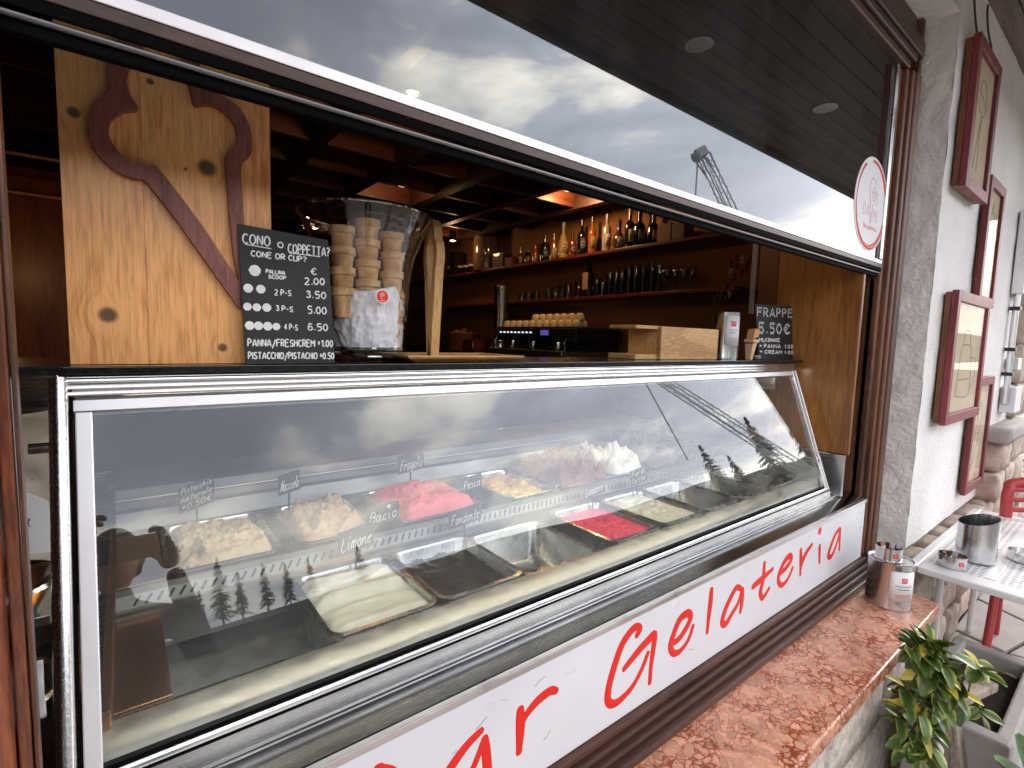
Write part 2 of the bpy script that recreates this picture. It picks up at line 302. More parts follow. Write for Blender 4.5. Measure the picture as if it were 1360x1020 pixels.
M = dict(
 brown = wood('dark_varnished_wood', (.050,.018,.008), (.19,.072,.034), 'Z', .45, 9),
 brownX = wood('dark_varnished_rail_wood', (.024,.010,.007), (.085,.034,.022), 'X', .42, 9),
 orangew = wood('orange_varnished_wood', (.10,.022,.008), (.27,.070,.022), 'Z', .30, 9, coat=.5),
 pine = wood('knotty_pine', (.60,.20,.050), (.94,.46,.16), 'Z', .38, 6, contrast=(.28,.66), coat=.2,
     knots=[((.127,1.045,.281),.0150),((-.047,1.045,.324),.009),((-.017,1.045,.019),.0135),((.144,1.045,-.032),.008),((.095,1.045,.272),.003),((.05,1.045,.40),.006)]),
 redwood = wood('stained_red_wood', (.13,.032,.024), (.27,.085,.06), 'Z', .45, 10),
 lightwood = wood('light_oak', (.48,.22,.065), (.72,.42,.16), 'Z', .45, 12),
 lightwoodX = wood('light_oak_lengthwise', (.48,.23,.075), (.72,.43,.17), 'X', .45, 12),
 panelwood = wood('ochre_veneer', (.20,.072,.014), (.36,.145,.032), 'Z', .42, 4, coat=.2),
 panelred = wood('reddish_veneer', (.10,.025,.008), (.18,.05,.016), 'Z', .4, 4),
 beam = wood('ceiling_joist_wood', (.04,.009,.004), (.11,.030,.009), 'X', .5, 6),
 beamY = wood('ceiling_beam_wood', (.014,.005,.003), (.035,.011,.005), 'Y', .5, 6),
 shelf = wood('shelf_wood', (.06,.010,.007), (.13,.026,.016), 'Y', .35, 6),
 soffit = wood('soffit_board_wood', (.085,.060,.048), (.17,.125,.10), 'X', .7, 8),
 framered = wood('frame_red_wood', (.13,.014,.018), (.26,.036,.045), 'Z', .5, 10),
 frameside = wood('frame_side_brown_wood', (.11,.032,.012), (.21,.07,.03), 'Z', .5, 10),
 steel = brushed('brushed_steel', (.60,.60,.59), .24, 'X'),
 steelZ = brushed('brushed_steel_upright', (.66,.66,.67), .22, 'Z', .12),
 steelY = brushed('brushed_steel_side', (.60,.60,.60), .3, 'Y'),
 dullsteel = brushed('dull_steel', (.28,.28,.28), .42, 'X', .3),
 chrome = mat('polished_steel', (.74,.74,.74), .10, 1, var=.06, scale=6),
 pansteel = mat('pan_steel', (.48,.47,.45), .26, 1, var=.1, scale=18),
 lipsteel = mat('satin_steel_lip', (.66,.65,.60), .50, .85, var=.12, scale=30, bump=.0001, bscale=260),
 glowsteel = brushed('steel_with_painted_orange_reflection', (.70,.38,.17), .30, 'Z', .3),  # ordinary steel, with a warm orange reflection put into its base colour
 alu = mat('aluminium', (.78,.77,.77), .34, 1, var=.04, scale=8),
 whitealu = mat('pale_aluminium_strip', (.80,.77,.77), .42, .55, var=.04, scale=6),
 black = mat('black_granite', (.012,.012,.013), .16, 0, var=.3, scale=60),
 blackrail = mat('black_rubber_rail', (.003,.003,.003), .7, 0, ior=1.12, bump=.0006, bscale=120),
 blackmetal = mat('dark_metal_rod', (.22,.21,.21), .35, .9),
 blackpl = mat('black_plastic', (.015,.015,.016), .4),
 card = mat('black_card', (.035,.036,.038), .6, var=.15, scale=30),
 chalkboard = mat('chalkboard_grey', (.020,.021,.022), .62, var=.25, scale=14),
 chalk = mat('white_chalk_paint', (.82,.82,.80), .7, var=.12, scale=80),
 signwhite = mat('sign_white_enamel', (.74,.745,.77), .36, var=.06, scale=2.2),
 red = mat('sign_red_vinyl', (.78,.022,.016), .38),
 redsoft = mat('sticker_red', (.70,.06,.05), .45),
 stickerw = mat('sticker_white', (.80,.79,.80), .5),
 green = mat('sticker_green', (.04,.36,.20), .45),
 plaster = mat('white_rough_plaster', (.86,.83,.80), .9, var=.09, scale=2.5, bump=.007, bscale=60),
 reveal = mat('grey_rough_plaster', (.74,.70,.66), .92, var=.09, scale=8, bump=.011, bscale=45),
 stone = mat('pink_grey_stone', (.44,.36,.30), .88, var=.35, scale=9, bump=.005, bscale=70),
 granite = mat('pale_granite', (.66,.57,.49), .88, var=.28, scale=28, bump=.006, bscale=110),
 mortar = mat('mortar', (.20,.17,.145), .95, var=.2, scale=20, bump=.003),
 slab = mat('grey_paving_stone', (.36,.33,.31), .85, var=.22, scale=5, bump=.002, bscale=60),
 ground = mat('grey_joint_sand', (.12,.105,.095), .95, var=.3, scale=12, bump=.003),
 marble = marble(),
 limone = mat('lemon_gelato', (.86,.85,.72), .42, var=.03, scale=20, bump=.004, bscale=38, sss=.2),
 fior = mat('milk_gelato', (.78,.76,.62), .45, var=.05, scale=20, bump=.005, bscale=45, sss=.2),
 choco = mat('dark_chocolate_gelato', (.014,.009,.007), .35, var=.4, scale=20, bump=.005, bscale=40),
 lampone = mat('raspberry_gelato', (.92,.06,.14), .42, var=.10, scale=20, bump=.004, bscale=40),
 fragola = mat('strawberry_gelato', (.88,.17,.16), .45, var=.10, scale=20, bump=.006, bscale=40),
 pistacchio = mat('pistachio_gelato', (.62,.47,.27), .5, var=.14, scale=24, bump=.006, bscale=45),
 nocciola = mat('hazelnut_gelato', (.60,.43,.29), .55, var=.16, scale=24, bump=.008, bscale=60),
 vaniglia = mat('vanilla_gelato', (.82,.56,.16), .5, var=.12, scale=20, bump=.003, bscale=50),
 milkchoc = mat('milk_chocolate_gelato', (.24,.10,.055), .55, var=.3, scale=24, bump=.009, bscale=55),
 strac = mat('white_gelato', (.80,.76,.68), .5, var=.08, scale=24, bump=.003, bscale=50),
 greychoc = mat('dark_grey_gelato', (.075,.062,.06), .5, var=.3, scale=24, bump=.003, bscale=50),
 paper = mat('white_tissue', (.90,.89,.89), .75, sss=.0),
 wafer = None,
 cup = mat('beige_cup', (.70,.56,.36), .25),
 redmetal = mat('red_painted_metal', (.42,.045,.05), .35, var=.06, scale=20),
 tablemetal = mat('pale_table_metal', (.76,.75,.76), .38, 0, var=.03, scale=10),
 skin = mat('skin', (.55,.32,.23), .5, sss=.1),
 coatc = mat('brown_coat', (.07,.04,.03), .85, var=.2, scale=30, bump=.002),
 trousers = mat('dark_trousers', (.03,.035,.05), .9),
 hair = mat('dark_hair', (.03,.02,.015), .6),
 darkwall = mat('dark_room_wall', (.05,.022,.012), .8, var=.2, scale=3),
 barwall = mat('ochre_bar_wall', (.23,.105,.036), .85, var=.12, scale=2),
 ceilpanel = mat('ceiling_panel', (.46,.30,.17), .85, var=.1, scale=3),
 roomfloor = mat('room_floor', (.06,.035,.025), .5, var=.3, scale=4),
 crane = mat('crane_grey', (.50,.51,.53), .6),
 bark = mat('bark', (.09,.06,.04), .95),
 needle = mat('conifer_needles', (.07,.085,.07), .9, var=.4, scale=3),
 hill = mat('wooded_hill_ground', (.035,.045,.032), .95, var=.4, scale=.3),
 drawing = None,
)
M['caseglass'] = pane_glass('display_glass', (.95,.965,.96), 1.74, haze=.04, hz_scale=2.2)
M['sashglass'] = pane_glass('sash_glass', (.30,.34,.33), 2.2, haze=.045, hz_scale=2.6)
M['vaseglass'] = pane_glass('vase_glass', (.985,.985,.985), 1.6, 3)
M['picglass'] = pane_glass('picture_glass', (.985,.985,.98), 1.10, 14)
def wafer_mat():
    m, t, p = new_mat('wafer')
    c = N(t, 'ShaderNodeTexCoord'); cols = []
    for rz in (40, -40):
        mpp = N(t, 'ShaderNodeMapping'); mpp.inputs['Rotation'].default_value = (0, R_(rz), 0); t.links.new(c.outputs['Object'], mpp.inputs[0])
        w = N(t, 'ShaderNodeTexWave', bands_direction='X'); w.inputs['Scale'].default_value = 75; t.links.new(mpp.outputs[0], w.inputs['Vector']); cols.append(w.outputs['Fac'])
    mn = N(t, 'ShaderNodeMath', operation='MINIMUM'); t.links.new(cols[0], mn.inputs[0]); t.links.new(cols[1], mn.inputs[1])
    n = N(t, 'ShaderNodeTexNoise'); n.inputs['Scale'].default_value = 40; t.links.new(c.outputs['Object'], n.inputs['Vector'])
    r = N(t, 'ShaderNodeValToRGB'); r.color_ramp.elements[0].color = (.64,.35,.14,1); r.color_ramp.elements[1].color = (.84,.56,.28,1); r.color_ramp.elements[0].position = .35; r.color_ramp.elements[1].position = .65
    t.links.new(n.outputs[0], r.inputs[0]); t.links.new(r.outputs[0], p.inputs['Base Color']); p.inputs['Roughness'].default_value = .6
    b = N(t, 'ShaderNodeBump'); b.inputs['Distance'].default_value = .0006; t.links.new(mn.outputs[0], b.inputs['Height']); t.links.new(b.outputs[0], p.inputs['Normal'])
    return m
M['wafer'] = wafer_mat()
def perforated():
    m, t, p = new_mat('perforated_table_metal')
    c = N(t, 'ShaderNodeTexCoord'); mpp = N(t, 'ShaderNodeMapping'); mpp.inputs['Scale'].default_value = (30, 42, 0); t.links.new(c.outputs['Object'], mpp.inputs[0])
    v = N(t, 'ShaderNodeTexVoronoi', distance='CHEBYCHEV'); v.inputs['Scale'].default_value = 1; v.inputs['Randomness'].default_value = 0; t.links.new(mpp.outputs[0], v.inputs['Vector'])
    r = N(t, 'ShaderNodeMath', operation='LESS_THAN'); r.inputs[1].default_value = .27; t.links.new(v.outputs['Distance'], r.inputs[0])
    mxx = N(t, 'ShaderNodeMix', data_type='RGBA'); mxx.inputs[6].default_value = (.76,.75,.76,1); mxx.inputs[7].default_value = (.34,.32,.32,1)
    t.links.new(r.outputs[0], mxx.inputs[0]); t.links.new(mxx.outputs[2], p.inputs['Base Color']); p.inputs['Roughness'].default_value = .4
    return m
M['perf'] = perforated()
def leafmat(name, edge, mid):
    m, t, p = new_mat(name)
    c = N(t, 'ShaderNodeTexCoord'); sp = N(t, 'ShaderNodeSeparateXYZ'); t.links.new(c.outputs['Object'], sp.inputs[0])
    ab = N(t, 'ShaderNodeMath', operation='ABSOLUTE'); t.links.new(sp.outputs[0], ab.inputs[0])
    n = N(t, 'ShaderNodeTexNoise'); n.inputs['Scale'].default_value = 60; t.links.new(c.outputs['Object'], n.inputs['Vector'])
    a = N(t, 'ShaderNodeMath', operation='MULTIPLY_ADD'); a.inputs[1].default_value = .012; t.links.new(n.outputs[0], a.inputs[0]); t.links.new(ab.outputs[0], a.inputs[2])
    r = N(t, 'ShaderNodeMapRange'); r.inputs[1].default_value = .015; r.inputs[2].default_value = .021; t.links.new(a.outputs[0], r.inputs[0])
    oi = N(t, 'ShaderNodeObjectInfo'); h = N(t, 'ShaderNodeHueSaturation'); mrr = N(t, 'ShaderNodeMapRange'); mrr.inputs[3].default_value = .6; mrr.inputs[4].default_value = 1.35
    t.links.new(oi.outputs['Random'], mrr.inputs[0]); t.links.new(mrr.outputs[0], h.inputs['Value'])
    mxx = N(t, 'ShaderNodeMix', data_type='RGBA'); mxx.inputs[6].default_value = (*mid, 1); mxx.inputs[7].default_value = (*edge, 1)
    t.links.new(r.outputs[0], mxx.inputs[0]); t.links.new(mxx.outputs[2], h.inputs['Color']); t.links.new(h.outputs[0], p.inputs['Base Color'])
    p.inputs['Roughness'].default_value = .38
    return m
M['leaf'] = leafmat('variegated_leaf', (.46,.48,.14), (.085,.15,.028))
M['leafyellow'] = leafmat('yellow_leaf', (.80,.64,.08), (.62,.52,.08))
M['cabbage'] = mat('broad_green_leaf', (.06,.12,.035), .5, var=.3, scale=20, bump=.002)

# ------------------------------------------------------------------ stroke lettering
G = {}
def _g(s):
    for l in s.strip().split('\n'):
        k, d = l.split(' ', 1); G[k] = [[(int(p[0]), int(p[1])) for p in st.split()] for st in d.split('/')]
_g('''A 02 39 62/14 54
B 02 09 39 57 36 06/36 55 53 42 02
C 58 39 18 05 13 32 53
D 02 09 38 55 33 02
E 59 09 02 52/06 46
F 59 09 02/06 46
G 58 39 18 05 13 32 53 55 35
H 02 09/52 59/06 56
I 02 09
J 49 43 22 03
K 02 09/59 05 52
L 09 02 52
M 02 09 35 69 62
N 02 09 52 59
O 39 18 05 13 32 53 65 58 39
P 02 09 39 57 46 05
R 02 09 39 57 46 05/25 52
S 58 39 18 16 45 53 32 03
T 09 69/39 32
U 09 03 22 42 53 59
V 09 32 69
Z 09 59 02 52
0 39 18 05 13 32 43 55 48 39
1 17 39 32
2 08 29 48 46 02 52
3 08 29 48 26 45 43 22 03
4 49 04 54/37 32
5 59 19 16 46 54 42 12
6 48 19 05 03 22 43 45 26 05
7 09 59 22
€ 68 49 28 15 23 42 63/06 46/05 35
? 08 29 48 47 25 24/22 23
/ 00 59
+ 24 28/06 46
- 05 35
. 12 13
, 13 01
' 19 17
a 46 16 05 03 12 32 46 43 52
b 09 03 12 33 35 16 05
c 45 26 15 03 12 32 43
d 46 16 05 03 12 32 46 49 43 52
e 04 35 46 26 05 03 12 43
f 48 39 28 22 10/16 46
g 46 16 05 03 12 33 46 41 20 00
h 09 02/04 26 36 44 42 52
i 16 13 22 32/18 19
k 09 02/46 14 42
l 04 29 19 13 22 32
m 06 02/05 16 26 32/35 46 56 62
n 06 02/04 26 36 43 52
o 26 05 03 12 32 44 36 26
p 06 00/05 26 45 43 22 03
r 06 02/04 26 36 45
s 35 16 05 33 22 02
t 29 23 32 42/06 46
u 06 03 12 32 46 43 52
x 06 42/46 02
z 06 46 02 42
v 06 22 46''')
def smooth(pts, sub=4):
    if len(pts) < 3: return pts
    o = []
    P = [pts[0]]+list(pts)+[pts[-1]]
    for i in range(1, len(P)-2):
        a, b, c, d = P[i-1], P[i], P[i+1], P[i+2]
        for k in range(sub):
            t = k/sub
            o.append(tuple(.5*((2*b[j])+(-a[j]+c[j])*t+(2*a[j]-5*b[j]+4*c[j]-d[j])*t*t+(-a[j]+3*b[j]-3*c[j]+d[j])*t**3) for j in range(len(b))))
    o.append(pts[-1]); return o
def text_mb(mb, s, o, u, v, nrm, h, w, width=None, slant=0, cur=True, jit=.0):
    """strokes of s start at o, run along u, letters height h along v, stroke width w"""
    x = 0; sc = h/7.0; tot = sum((max(p[0] for st in G[c] for p in st)+2.2) if c in G else 3.5 for c in s)
    hx = (width/tot) if width else sc*.8
    for c in s:
        if c not in G: x += 3.5; continue
        jy = random.uniform(-1, 1)*jit
        for st in G[c]:
            q = smooth(st, 3) if cur else st
            pts = [o + u*((x+a)*hx + slant*(b-2)*sc) + v*((b-2+jy)*sc) for a, b in q]
            mb.tube(pts, w/2, 6, True, nrm)
        x += max(p[0] for st in G[c] for p in st)+2.2
    return x*hx
X_, Y_, Z_ = Vector((1,0,0)), Vector((0,1,0)), Vector((0,0,1))

# ================================================================== SETTING
# pavement sheet and its flagstones
struct(MB().box(-60, 60, -90, 0.9, GZ-.6, GZ-.03).obj('ground', M['ground']))
gr = bpy.data.objects['ground']
rnd = random.Random(3)
nx, ny = 15, 7
gp = {}
for i in range(nx+1):
    for j in range(ny+1):
        gp[i, j] = (1.6+i*.46+(rnd.random()-.5)*.24, -2.1+j*.40+(rnd.random()-.5)*.18)
for i in range(nx):
    for j in range(ny):
        q = [gp[i, j], gp[i+1, j], gp[i+1, j+1], gp[i, j+1]]
        cx = sum(a for a, b in q)/4; cy = sum(b for a, b in q)/4
        q = [(cx+(a-cx)*.955, cy+(b-cy)*.955) for a, b in q]
        if max(b for a, b in q) > .60: q = [(a, min(b, .60)) for a, b in q]
        h = GZ+(rnd.random()-.5)*.008
        MB().hexa([(a, b, GZ-.035) for a, b in q], [(a, b, h) for a, b in q]).obj('paving_slab', M['slab'], gr, bevel=.006)
MB().box(-60, 1.3, -3, .88, GZ-.04, GZ-.004).obj('paved_strip', M['slab'], gr)
MB().box(8.6, 60, -3, .6, GZ-.04, GZ-.004).obj('paved_strip', M['slab'], gr)

# rough wall plates: grids pushed in and out by noise
def rough_plate(mb, o, u, v, nu, nv, nrm, amp, sc=9, edge=0):
    o, u, v, nrm = Vector(o), Vector(u), Vector(v), Vector(nrm); b = len(mb.v)
    for j in range(nv+1):
        for i in range(nu+1):
            p = o+u*(i/nu)+v*(j/nv)
            d = noise.fractal(p*sc, 1, 2, 4)*amp
            mb.v.append(tuple(p+nrm*d))
    for j in range(nv):
        for i in range(nu):
            k = b+j*(nu+1)+i; mb.f.append((k, k+1, k+nu+2, k+nu+1))
WALL = thing('facade_wall', 'rough white plastered house wall with stone base around the serving hatch', 'wall', (3, .9, GZ))
# right of the window: front face Y=.66, reveal at X 2.93
m = MB()
rough_plate(m, (2.935, .66, -.955), (4.065, 0, 0), (0, 0, 2.66), 160, 110, (0, -1, 0), .004, 7)
m.obj('plaster', M['plaster'], WALL, smooth=True, sharp=0)
m = MB(); o_ = len(m.v)
for j in range(161):
    z = -1.0+2.47*j/160
    for i in range(15):
        t = i/14; x = 2.895+.04*t; y = .80-.14*t
        d = noise.fractal(Vector((x*13, y*13, z*13)), 1, 2, 5)*.007
        p = Vector((x-d, y-d*.3*(1 if t < .98 else 0), z)); m.v.append(tuple(p))
for j in range(160):
    for i in range(14):
        k = j*15+i; m.f.append((k, k+1, k+16, k+15))
m.obj('window_reveal', M['reveal'], WALL, smooth=True, sharp=0)
m = MB(); rough_plate(m, (-3, .66, 1.47), (5.935, 0, 0), (0, 0, .235), 120, 10, (0, -1, 0), .004, 9)
m.obj('plaster', M['reveal'], WALL, smooth=True, sharp=0)
m = MB(); rough_plate(m, (-3, .80, 1.44), (5.935, 0, 0), (0, -.14, .03), 160, 4, (0, -.3, -1), .005, 13)
m.obj('window_reveal', M['reveal'], WALL, smooth=True, sharp=0)
MB().box(2.95, 7, .67, .95, GZ, 1.72).box(-3, 7, .67, .95, 1.475, 1.72).box(-3, -.62, .60, .95, GZ, 1.72).box(-.62, 2.95, .61, .86, GZ, -1.09).obj('masonry', M['mortar'], WALL)
# stones of the base: pale blocks under the marble sill, pinkish blocks further right
def stone(mb_name, x0, x1, y0, y1, z0, z1, mt, amp=.012, seed=0):
    bm = bmesh.new(); bmesh.ops.create_cube(bm, size=1)
    bmesh.ops.subdivide_edges(bm, edges=bm.edges, cuts=3, use_grid_fill=True)
    for v in bm.verts:
        p = Vector((x0+(v.co.x+.5)*(x1-x0), y0+(v.co.y+.5)*(y1-y0), z0+(v.co.z+.5)*(z1-z0)))
        e = sum(1 for a in v.co if abs(a) > .49)
        c = Vector(((x0+x1)/2, (y0+y1)/2, (z0+z1)/2))
        n_ = noise.noise_vector(p*14+Vector((seed, 0, 0)))*amp
        if e >= 2: p += (c-p).normalized()*amp*1.0
        v.co = p+n_
    me = bpy.data.meshes.new('stone'); bm.to_mesh(me); bm.free(); me.materials.append(mt)
    me.polygons.foreach_set('use_smooth', [True]*len(me.polygons))
    return link(mb_name, me, WALL)
x = -.6; k = 0
for row, (z0, z1) in enumerate([(-1.34, -1.05), (-1.65, -1.355)]):
    x = -.6-.2*row
    while x < 2.60:
        w = rnd.uniform(.45, .75); x1 = min(x+w, 2.60)
        if x1-x > .08: stone('stone_block', x+.007, x1-.007, .495, .60, z0, z1, M['granite'], .006, k)
        x += w; k += 1
for row, (z0, z1) in enumerate([(-1.24, -.975), (-1.46, -1.255), (-1.65, -1.475)]):
    x = 2.60
    while x < 6.9:
        w = rnd.uniform(.18, .42); stone('stone_block', x+.008, x+w-.008, .575+rnd.random()*.02, .70, z0+rnd.random()*.02, z1, M['stone'], .014, k); x += w; k += 1
# a projecting stone pier with a capping slab beyond the pictures
for (x0, x1, z0, z1) in [(4.42, 4.72, -.98, -.80), (4.73, 5.05, -.98, -.78), (5.06, 5.5, -.98, -.79), (4.48, 4.85, -.79, -.60), (4.86, 5.5, -.77, -.60)]:
    k += 1; stone('stone_block', x0+.006, x1-.006, .56, .72, z0, z1, M['stone'], .014, k)
k += 1; stone('capping_slab', 4.44, 5.5, .535, .72, -.59, -.50, M['slab'], .006, k)
z = -.5
while z < 1.6:
    h = rnd.uniform(.16, .3); x = 5.22
    while x < 6.9:
        w = rnd.uniform(.2, .45); stone('stone_block', x+rnd.random()*.03, x+w-.012, .615, .72, z+.008, min(z+h, 1.68), M['stone'], .014, k); x += w; k += 1
    z += h

# porch ceiling
P_ = thing('porch_ceiling', 'dark brown boarded porch ceiling above the hatch', 'porch ceiling', (2, 0, 1.7))
y = -.64
while y < .66:
    MB().box(-5, 9, y, min(y+.105, .665), 1.700, 1.722).obj('ceiling_board', M['soffit'], P_, bevel=.004); y += .110
MB().box(-5, 9, -.70, -.66, 1.66, 1.90).obj('fascia_board', M['soffit'], P_, bevel=.004)
MB().box(-5, 9, -.66, .95, 1.73, 1.90).obj('roof_deck', M['soffit'], P_)
for i, (x, y) in enumerate([(2.65, -.20), (4.01, -.05), (1.2, -.2), (5.6, -.05)]):
    d = thing('downlight', ['round unlit porch downlight above the window middle', 'round unlit porch downlight beside the pictures', 'round unlit porch downlight nearest the photographer', 'round unlit porch downlight at the far end of the porch'][i], 'downlight', (x, y, 1.70), 'downlights in the porch ceiling')
    MB().lathe([(.075, 0), (.078, -.006), (.062, -.009), (.058, -.002)], (x, y, 1.698), 28, True).obj('trim_ring', M['whitealu'], d, smooth=True)
    MB().lathe([(.0, -.001), (.057, -.001), (.057, .0), (0, .0)], (x, y, 1.697), 28).obj('lens', mat('frosted_lens', (.7,.7,.68), .4), d, smooth=True)

# ------------------------------------------------------------------ bar room
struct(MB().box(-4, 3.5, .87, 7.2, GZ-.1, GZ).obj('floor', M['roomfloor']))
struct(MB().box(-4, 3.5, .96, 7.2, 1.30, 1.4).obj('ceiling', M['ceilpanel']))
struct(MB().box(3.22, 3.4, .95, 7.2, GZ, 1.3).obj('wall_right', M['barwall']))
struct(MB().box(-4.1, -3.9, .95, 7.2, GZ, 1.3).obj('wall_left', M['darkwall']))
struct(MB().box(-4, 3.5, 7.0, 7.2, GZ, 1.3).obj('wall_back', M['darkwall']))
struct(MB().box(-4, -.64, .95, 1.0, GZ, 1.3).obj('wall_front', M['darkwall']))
CE = bpy.data.objects['ceiling']
for x in (-1.9, -1.3, -.72, -.12, .43, .905, 1.40, 1.93, 2.45, 2.95):
    MB().box(x-.035, x+.035, 1.0, 6.99, 1.05, 1.299).obj('ceiling_beam', M['beamY'], CE)
y = 1.25
while y < 6.9:
    for a, b in zip((-1.9, -1.3, -.72, -.12, .43, .905, 1.40, 1.93, 2.45, 2.95), (-1.3, -.72, -.12, .43, .905, 1.40, 1.93, 2.45, 2.95, 3.25)):
        MB().box(a+.036, b-.036, y-.018, y+.018, 1.065, 1.26).obj('ceiling_joist', M['beam'], CE)
    y += .44
# lit bar lamps: small spots fixed to joists
def spot(x, y, z, e, r, label, kind='spotlight'):
    d = thing('ceiling_spotlight', label, 'spotlight', (x, y, z), 'warm lamps lit in the bar')
    MB().lathe([(.0, .10), (.03, .10), (.042, 0), (.036, 0), (.026, .09), (0, .09)], (x, y, z), 20).obj('lamp_housing', M['blackpl'], d, smooth=True)
    em = mat('warm_bulb', (1,.7,.35), .5, emit=(1, .60, .26), estr=e*.4)
    MB().lathe([(0, -.012), (r*.7, -.006), (r, .010), (r*.6, .03), (0, .034)], (x, y, z+.005), 16).obj('bulb', em, d, smooth=True)
    l = bpy.data.lights.new('lamp_light', 'POINT'); l.energy = e*.035; l.color = (1, .56, .25); l.shadow_soft_size = .04
    lo = bpy.data.objects.new('lamp_light', l); C.objects.link(lo); lo.location = (x, y, z-.05)
spot(.99, 2.0, 1.0, 75, .026, 'lit warm spotlight whose glow shows through the raised sash')
spot(2.72, 2.85, 1.13, 140, .03, 'lit warm spotlight over the bottle shelf')
spot(1.65, 3.5, 1.14, 45, .03, 'lit warm spotlight in the middle of the joisted ceiling')
spot(-.45, 3.3, .35, 14, .022, 'small lit lamp glowing in the dark left of the pine board')
spot(2.75, 4.6, .99, 30, .03, 'lit warm spotlight over the coffee jar at the far shelf end')

# ================================================================== WINDOW FRAME
WF = thing('window_frame', 'dark brown moulded wooden window frame around the hatch', 'window frame', (1.3, .8, -1))
def bxo(name, mt, par, x0, x1, y0, y1, z0, z1, bev=.003, **k): return MB().box(x0, x1, y0, y1, z0, z1).obj(name, mt, par, bevel=bev, **k)
# right jamb: stepped mouldings
for (x0, x1, y0, n_) in [(2.632, 2.668, .775, 'jamb_bead'), (2.670, 2.70, .757, 'jamb_moulding'), (2.702, 2.735, .745, 'jamb_moulding'), (2.737, 2.80, .738, 'jamb_moulding'), (2.802, 2.832, .752, 'jamb_moulding'), (2.834, 2.92, .772, 'jamb_board')]:
    bxo(n_, M['brown'], WF, x0, x1, y0, .86, -.955, 1.19 if x1 < 2.82 else 1.44, .006)
bxo('jamb_lining', M['orangew'], WF, 2.632, 2.70, .792, .815, -.70, .312, .004)
bxo('jamb_track', M['brown'], WF, 2.634, 2.66, .817, .87, -.70, 1.19)
# left jamb
for (x0, x1, y0) in [(-.60, -.30, .745), (-.298, -.135, .742), (-.133, -.112, .752)]:
    bxo('jamb_board', M['orangew'] if x1 < -.11 else M['brown'], WF, x0, x1, y0, .79, -.955, 1.44, .006)
bxo('jamb_strip', M['orangew'], WF, -.110, -.099, .760, .79, -.955, 1.19, .002)
bxo('jamb_strip', M['brown'], WF, -.0975, -.0935, .765, .785, -.69, .40, .001)
# head
for (z0, z1, y0, x1_) in [(1.192, 1.225, .757, 2.70), (1.227, 1.26, .745, 2.735), (1.262, 1.325, .738, 2.80), (1.327, 1.357, .752, 2.832), (1.359, 1.44, .772, 2.833)]:
    bxo('head_moulding', M['brownX'], WF, -.111, x1_ if z0 < 1.3 else 2.833, y0-.0015, .86, z0, z1, .006)
# bottom: moulded base below the sign
for (z0, z1, y0) in [(-.972, -.951, .735), (-.990, -.974, .722), (-1.008, -.992, .708), (-1.034, -1.010, .690)]:
    bxo('base_moulding', M['brownX'], WF, -.60, 2.66 if z0 > -1.0 else 2.70, y0, .86, z0, z1, .005)
# ------------------------------------------------------------------ marble sill
o = MB().hexa([(-.6, .455, -1.085), (2.62, .455, -1.085), (2.66, .70, -1.085), (-.6, .70, -1.085)], [(-.6, .455, -1.036), (2.62, .455, -1.036), (2.66, .70, -1.036), (-.6, .70, -1.036)]).obj('marble_sill', M['marble'], bevel=.006)
tag(o, 'long window sill slab of polished red veined marble', 'window sill')

# ------------------------------------------------------------------ raised sash
SA = thing('sash_window', 'raised glass sash reflecting clouds and a crane above the counter', 'sash window', (1.3, .8, .31))
GY = .778
bxo('pane', M['sashglass'], SA, -.098, 2.634, GY, GY+.006, .338, 1.20, 0)
bxo('bottom_rail', M['blackrail'], SA, -.098, 2.631, GY+.008, GY+.022, .3136, .3325, .0015)
MB().tube([(-.098, GY+.004, .330), (2.631, GY+.004, .330)], .0036, 10).obj('rail_rod', M['blackmetal'], SA, smooth=True)
bxo('rail_gasket', M['blackrail'], SA, -.098, 2.631, GY-.004, GY-.0005, .336, .349, .001)
bxo('glazing_strip', M['whitealu'], SA, -.098, 2.631, GY-.0045, GY-.0005, .3675, .3835, .001)
bxo('brown_reflection_strip', M['brownX'], SA, -.098, 2.631, GY-.0045, GY-.0005, .3505, .3662, .001)  # added strip imitating the brown band reflected low in the pane
bxo('side_strip', M['alu'], SA, 2.598, 2.628, GY-.0055, GY-.005+.004, .387, 1.19, .001)
# round sticker
sc_ = Vector((2.452, GY-.0045, .588)); rad = .186
def disk(mb, c, r, y0, y1, n=64):
    mb.prism([(r*math.cos(2*math.pi*i/n), r*math.sin(2*math.pi*i/n)) for i in range(n)], (c[0], y0, c[2]), X_, Z_, (0, y1-y0, 0)); return mb
stk = disk(MB(), sc_, rad, GY-.0012, GY-.0004).obj('round_sticker', M['stickerw'], SA)
mb = MB()
pts = []
for i in range(46):
    a = R_(97-i*7.4); pts.append(sc_+X_*math.cos(a)*.165+Z_*math.sin(a)*.170)
mb.tube(pts, [.0035+.0075*abs(math.sin(i*.075+.3)) for i in range(46)], 6, True, -Y_)
stl = [[(0,.045),(.012,.07),(.03,.072),(.044,.05),(.036,.025),(.02,.02),(.008,.035),(.013,.055),(.028,.05),(.026,.03)],
       [(-.012,.02),(-.03,.045),(-.03,.08),(-.008,.105),(.02,.1),(.04,.085)], [(-.018,.02),(-.008,-.03),(.004,-.075),(.01,-.03),(.018,.01)], [(.05,.06),(.06,.04),(.056,.015),(.045,.005)]]
for st in stl: mb.tube([sc_+X_*a+Z_*b for a, b in smooth(st, 3)], .0014, 6, True, -Y_)
text_mb(mb, 'DA', sc_+X_*-.085+Z_*-.05, X_, Z_, -Y_, .045, .002)
text_mb(mb, 'MI', sc_+X_*.028+Z_*-.06, X_, Z_, -Y_, .045, .002)
text_mb(mb, 'Bar gelateria', sc_+X_*-.07+Z_*-.098, X_, Z_, -Y_, .018, .002, width=.15)
